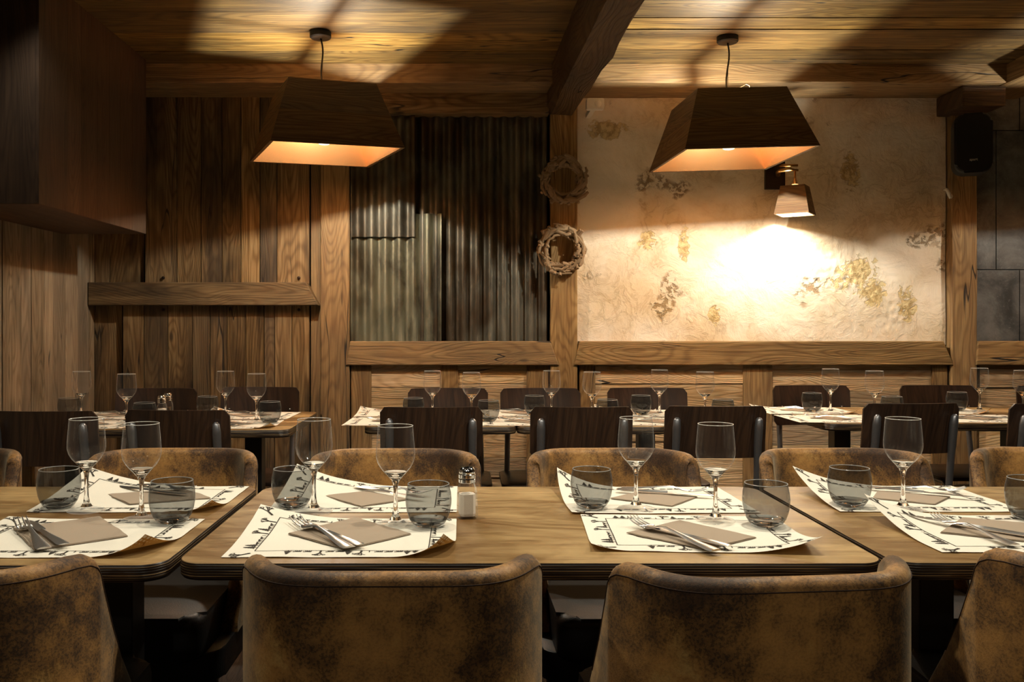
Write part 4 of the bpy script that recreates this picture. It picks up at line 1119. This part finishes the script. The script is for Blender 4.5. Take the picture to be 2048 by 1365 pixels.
# ---- the back row of tables
BG = 'wine glasses on the back row tables'; BT = 'tumblers on the back row tables'
nm = lambda i, n: ('leftmost', 'second from the left', 'third from the left', 'fourth from the left', 'fifth from the left', 'rightmost')[i if i < n - 1 else 5]
sets = [('left back table by the plank wall', [(163, 836), (253, 846), (451, 835), (513, 845)], [(138, 836), (289, 848), (415, 832), (540, 845)]),
        ('back tables below the corrugated metal', [(865, 834), (943, 840), (1103, 833), (1184, 838)], [(827, 836), (977, 842), (1069, 830), (1215, 840)]),
        ('middle back table under the plaster wall', [(1319, 830), (1410, 838)], [(1282, 829), (1446, 840)]),
        ('right back table', [(1661, 826), (1749, 834), (1959, 823), (2046, 832)], [(1624, 823), (1784, 832), (1914, 821), (2075, 832)])]
for tab, gl, tm in sets:
    for i, (x, y) in enumerate(gl): place(wg, 'wg', 'empty wine glass, %s on the %s' % (nm(i, len(gl)), tab), TB(x, y, TT + .0045), 0, BG)
    for i, (x, y) in enumerate(tm): place(tu, 'tu', 'smoked tumbler, %s on the %s' % (nm(i, len(tm)), tab), TB(x, y, TT + .0045), 0, BT)
s2 = dup(sh, 'glass salt shaker on the left back table by the plank wall', TB(324, 842, TT), R(10))
pp = dup(sh, 'pepper shaker with chrome cap behind the salt shaker on the left back table', TB(336, 836, TT), R(5), skip=('salt',)); pp.name = 'pepper_shaker'; pp['category'] = 'pepper shaker'
mb = MB(181); mb.lathe([(.0, .005), (.015, .006), (.0155, .045), (0, .046)], 12); mb.build('pepper', M['dkbeam'], pp)
slots = []                                            # (x, near/far, table words, y near edge)
for xs_, tab, yn in (((-1.50, -.93), 'left back table', BL[2]), ((-.27, .27), 'back tables before the corrugated metal', 3.448), ((.80,), 'middle back table under the plaster', 3.448), ((1.56, 2.16), 'right back table', 3.56)):
    for i, x in enumerate(xs_):
        w3 = ('left ' if i == 0 else 'right ') if len(xs_) > 1 else ''
        slots.append((x, 0, 'near ' + w3 + 'seat of the ' + tab, yn)); slots.append((x, 1, 'far ' + w3 + 'seat of the ' + tab, yn))
bp = {}
for k, (x, far, lb, yn) in enumerate(slots):
    yc = yn + (.18 if not far else .52); var = k % 3
    cu = ({3: (.026, .12, .01)}, {1: (.030, .08, .02)}, {3: (.018, .12, 0), 1: (.02, .07, .01)})[var]
    rr = random.Random(k)
    if var not in bp: bp[var] = placemat((x, yc, TT), R(rr.uniform(-3, 3)), cu, 'paper placemat at the ' + lb, 1, group='placemats on the back tables', fine=False)
    else: dup(bp[var], 'paper placemat at the ' + lb, (x, yc, TT), R(rr.uniform(-3, 3)))
    q = [Vector(v) for v in ((-.10, .0), (.0, .085), (.10, .0), (0, -.085))]
    quad_napkin([(x + v.x, yc - (.0 if not far else -.01) + v.y) for v in q], 'taupe paper napkin at the ' + lb, 'napkins on the back tables')
    rz = R(150) if not far else R(-25)
    dup(fk, 'steel fork at the ' + lb, (x - .03, yc - .035 if not far else yc + .04, TT + CZ), rz, 'cutlery on the back tables')
    dup(kn, 'steel table knife at the ' + lb, (x + .0, yc - .015 if not far else yc + .015, TT + CZ), rz - R(4), 'cutlery on the back tables')
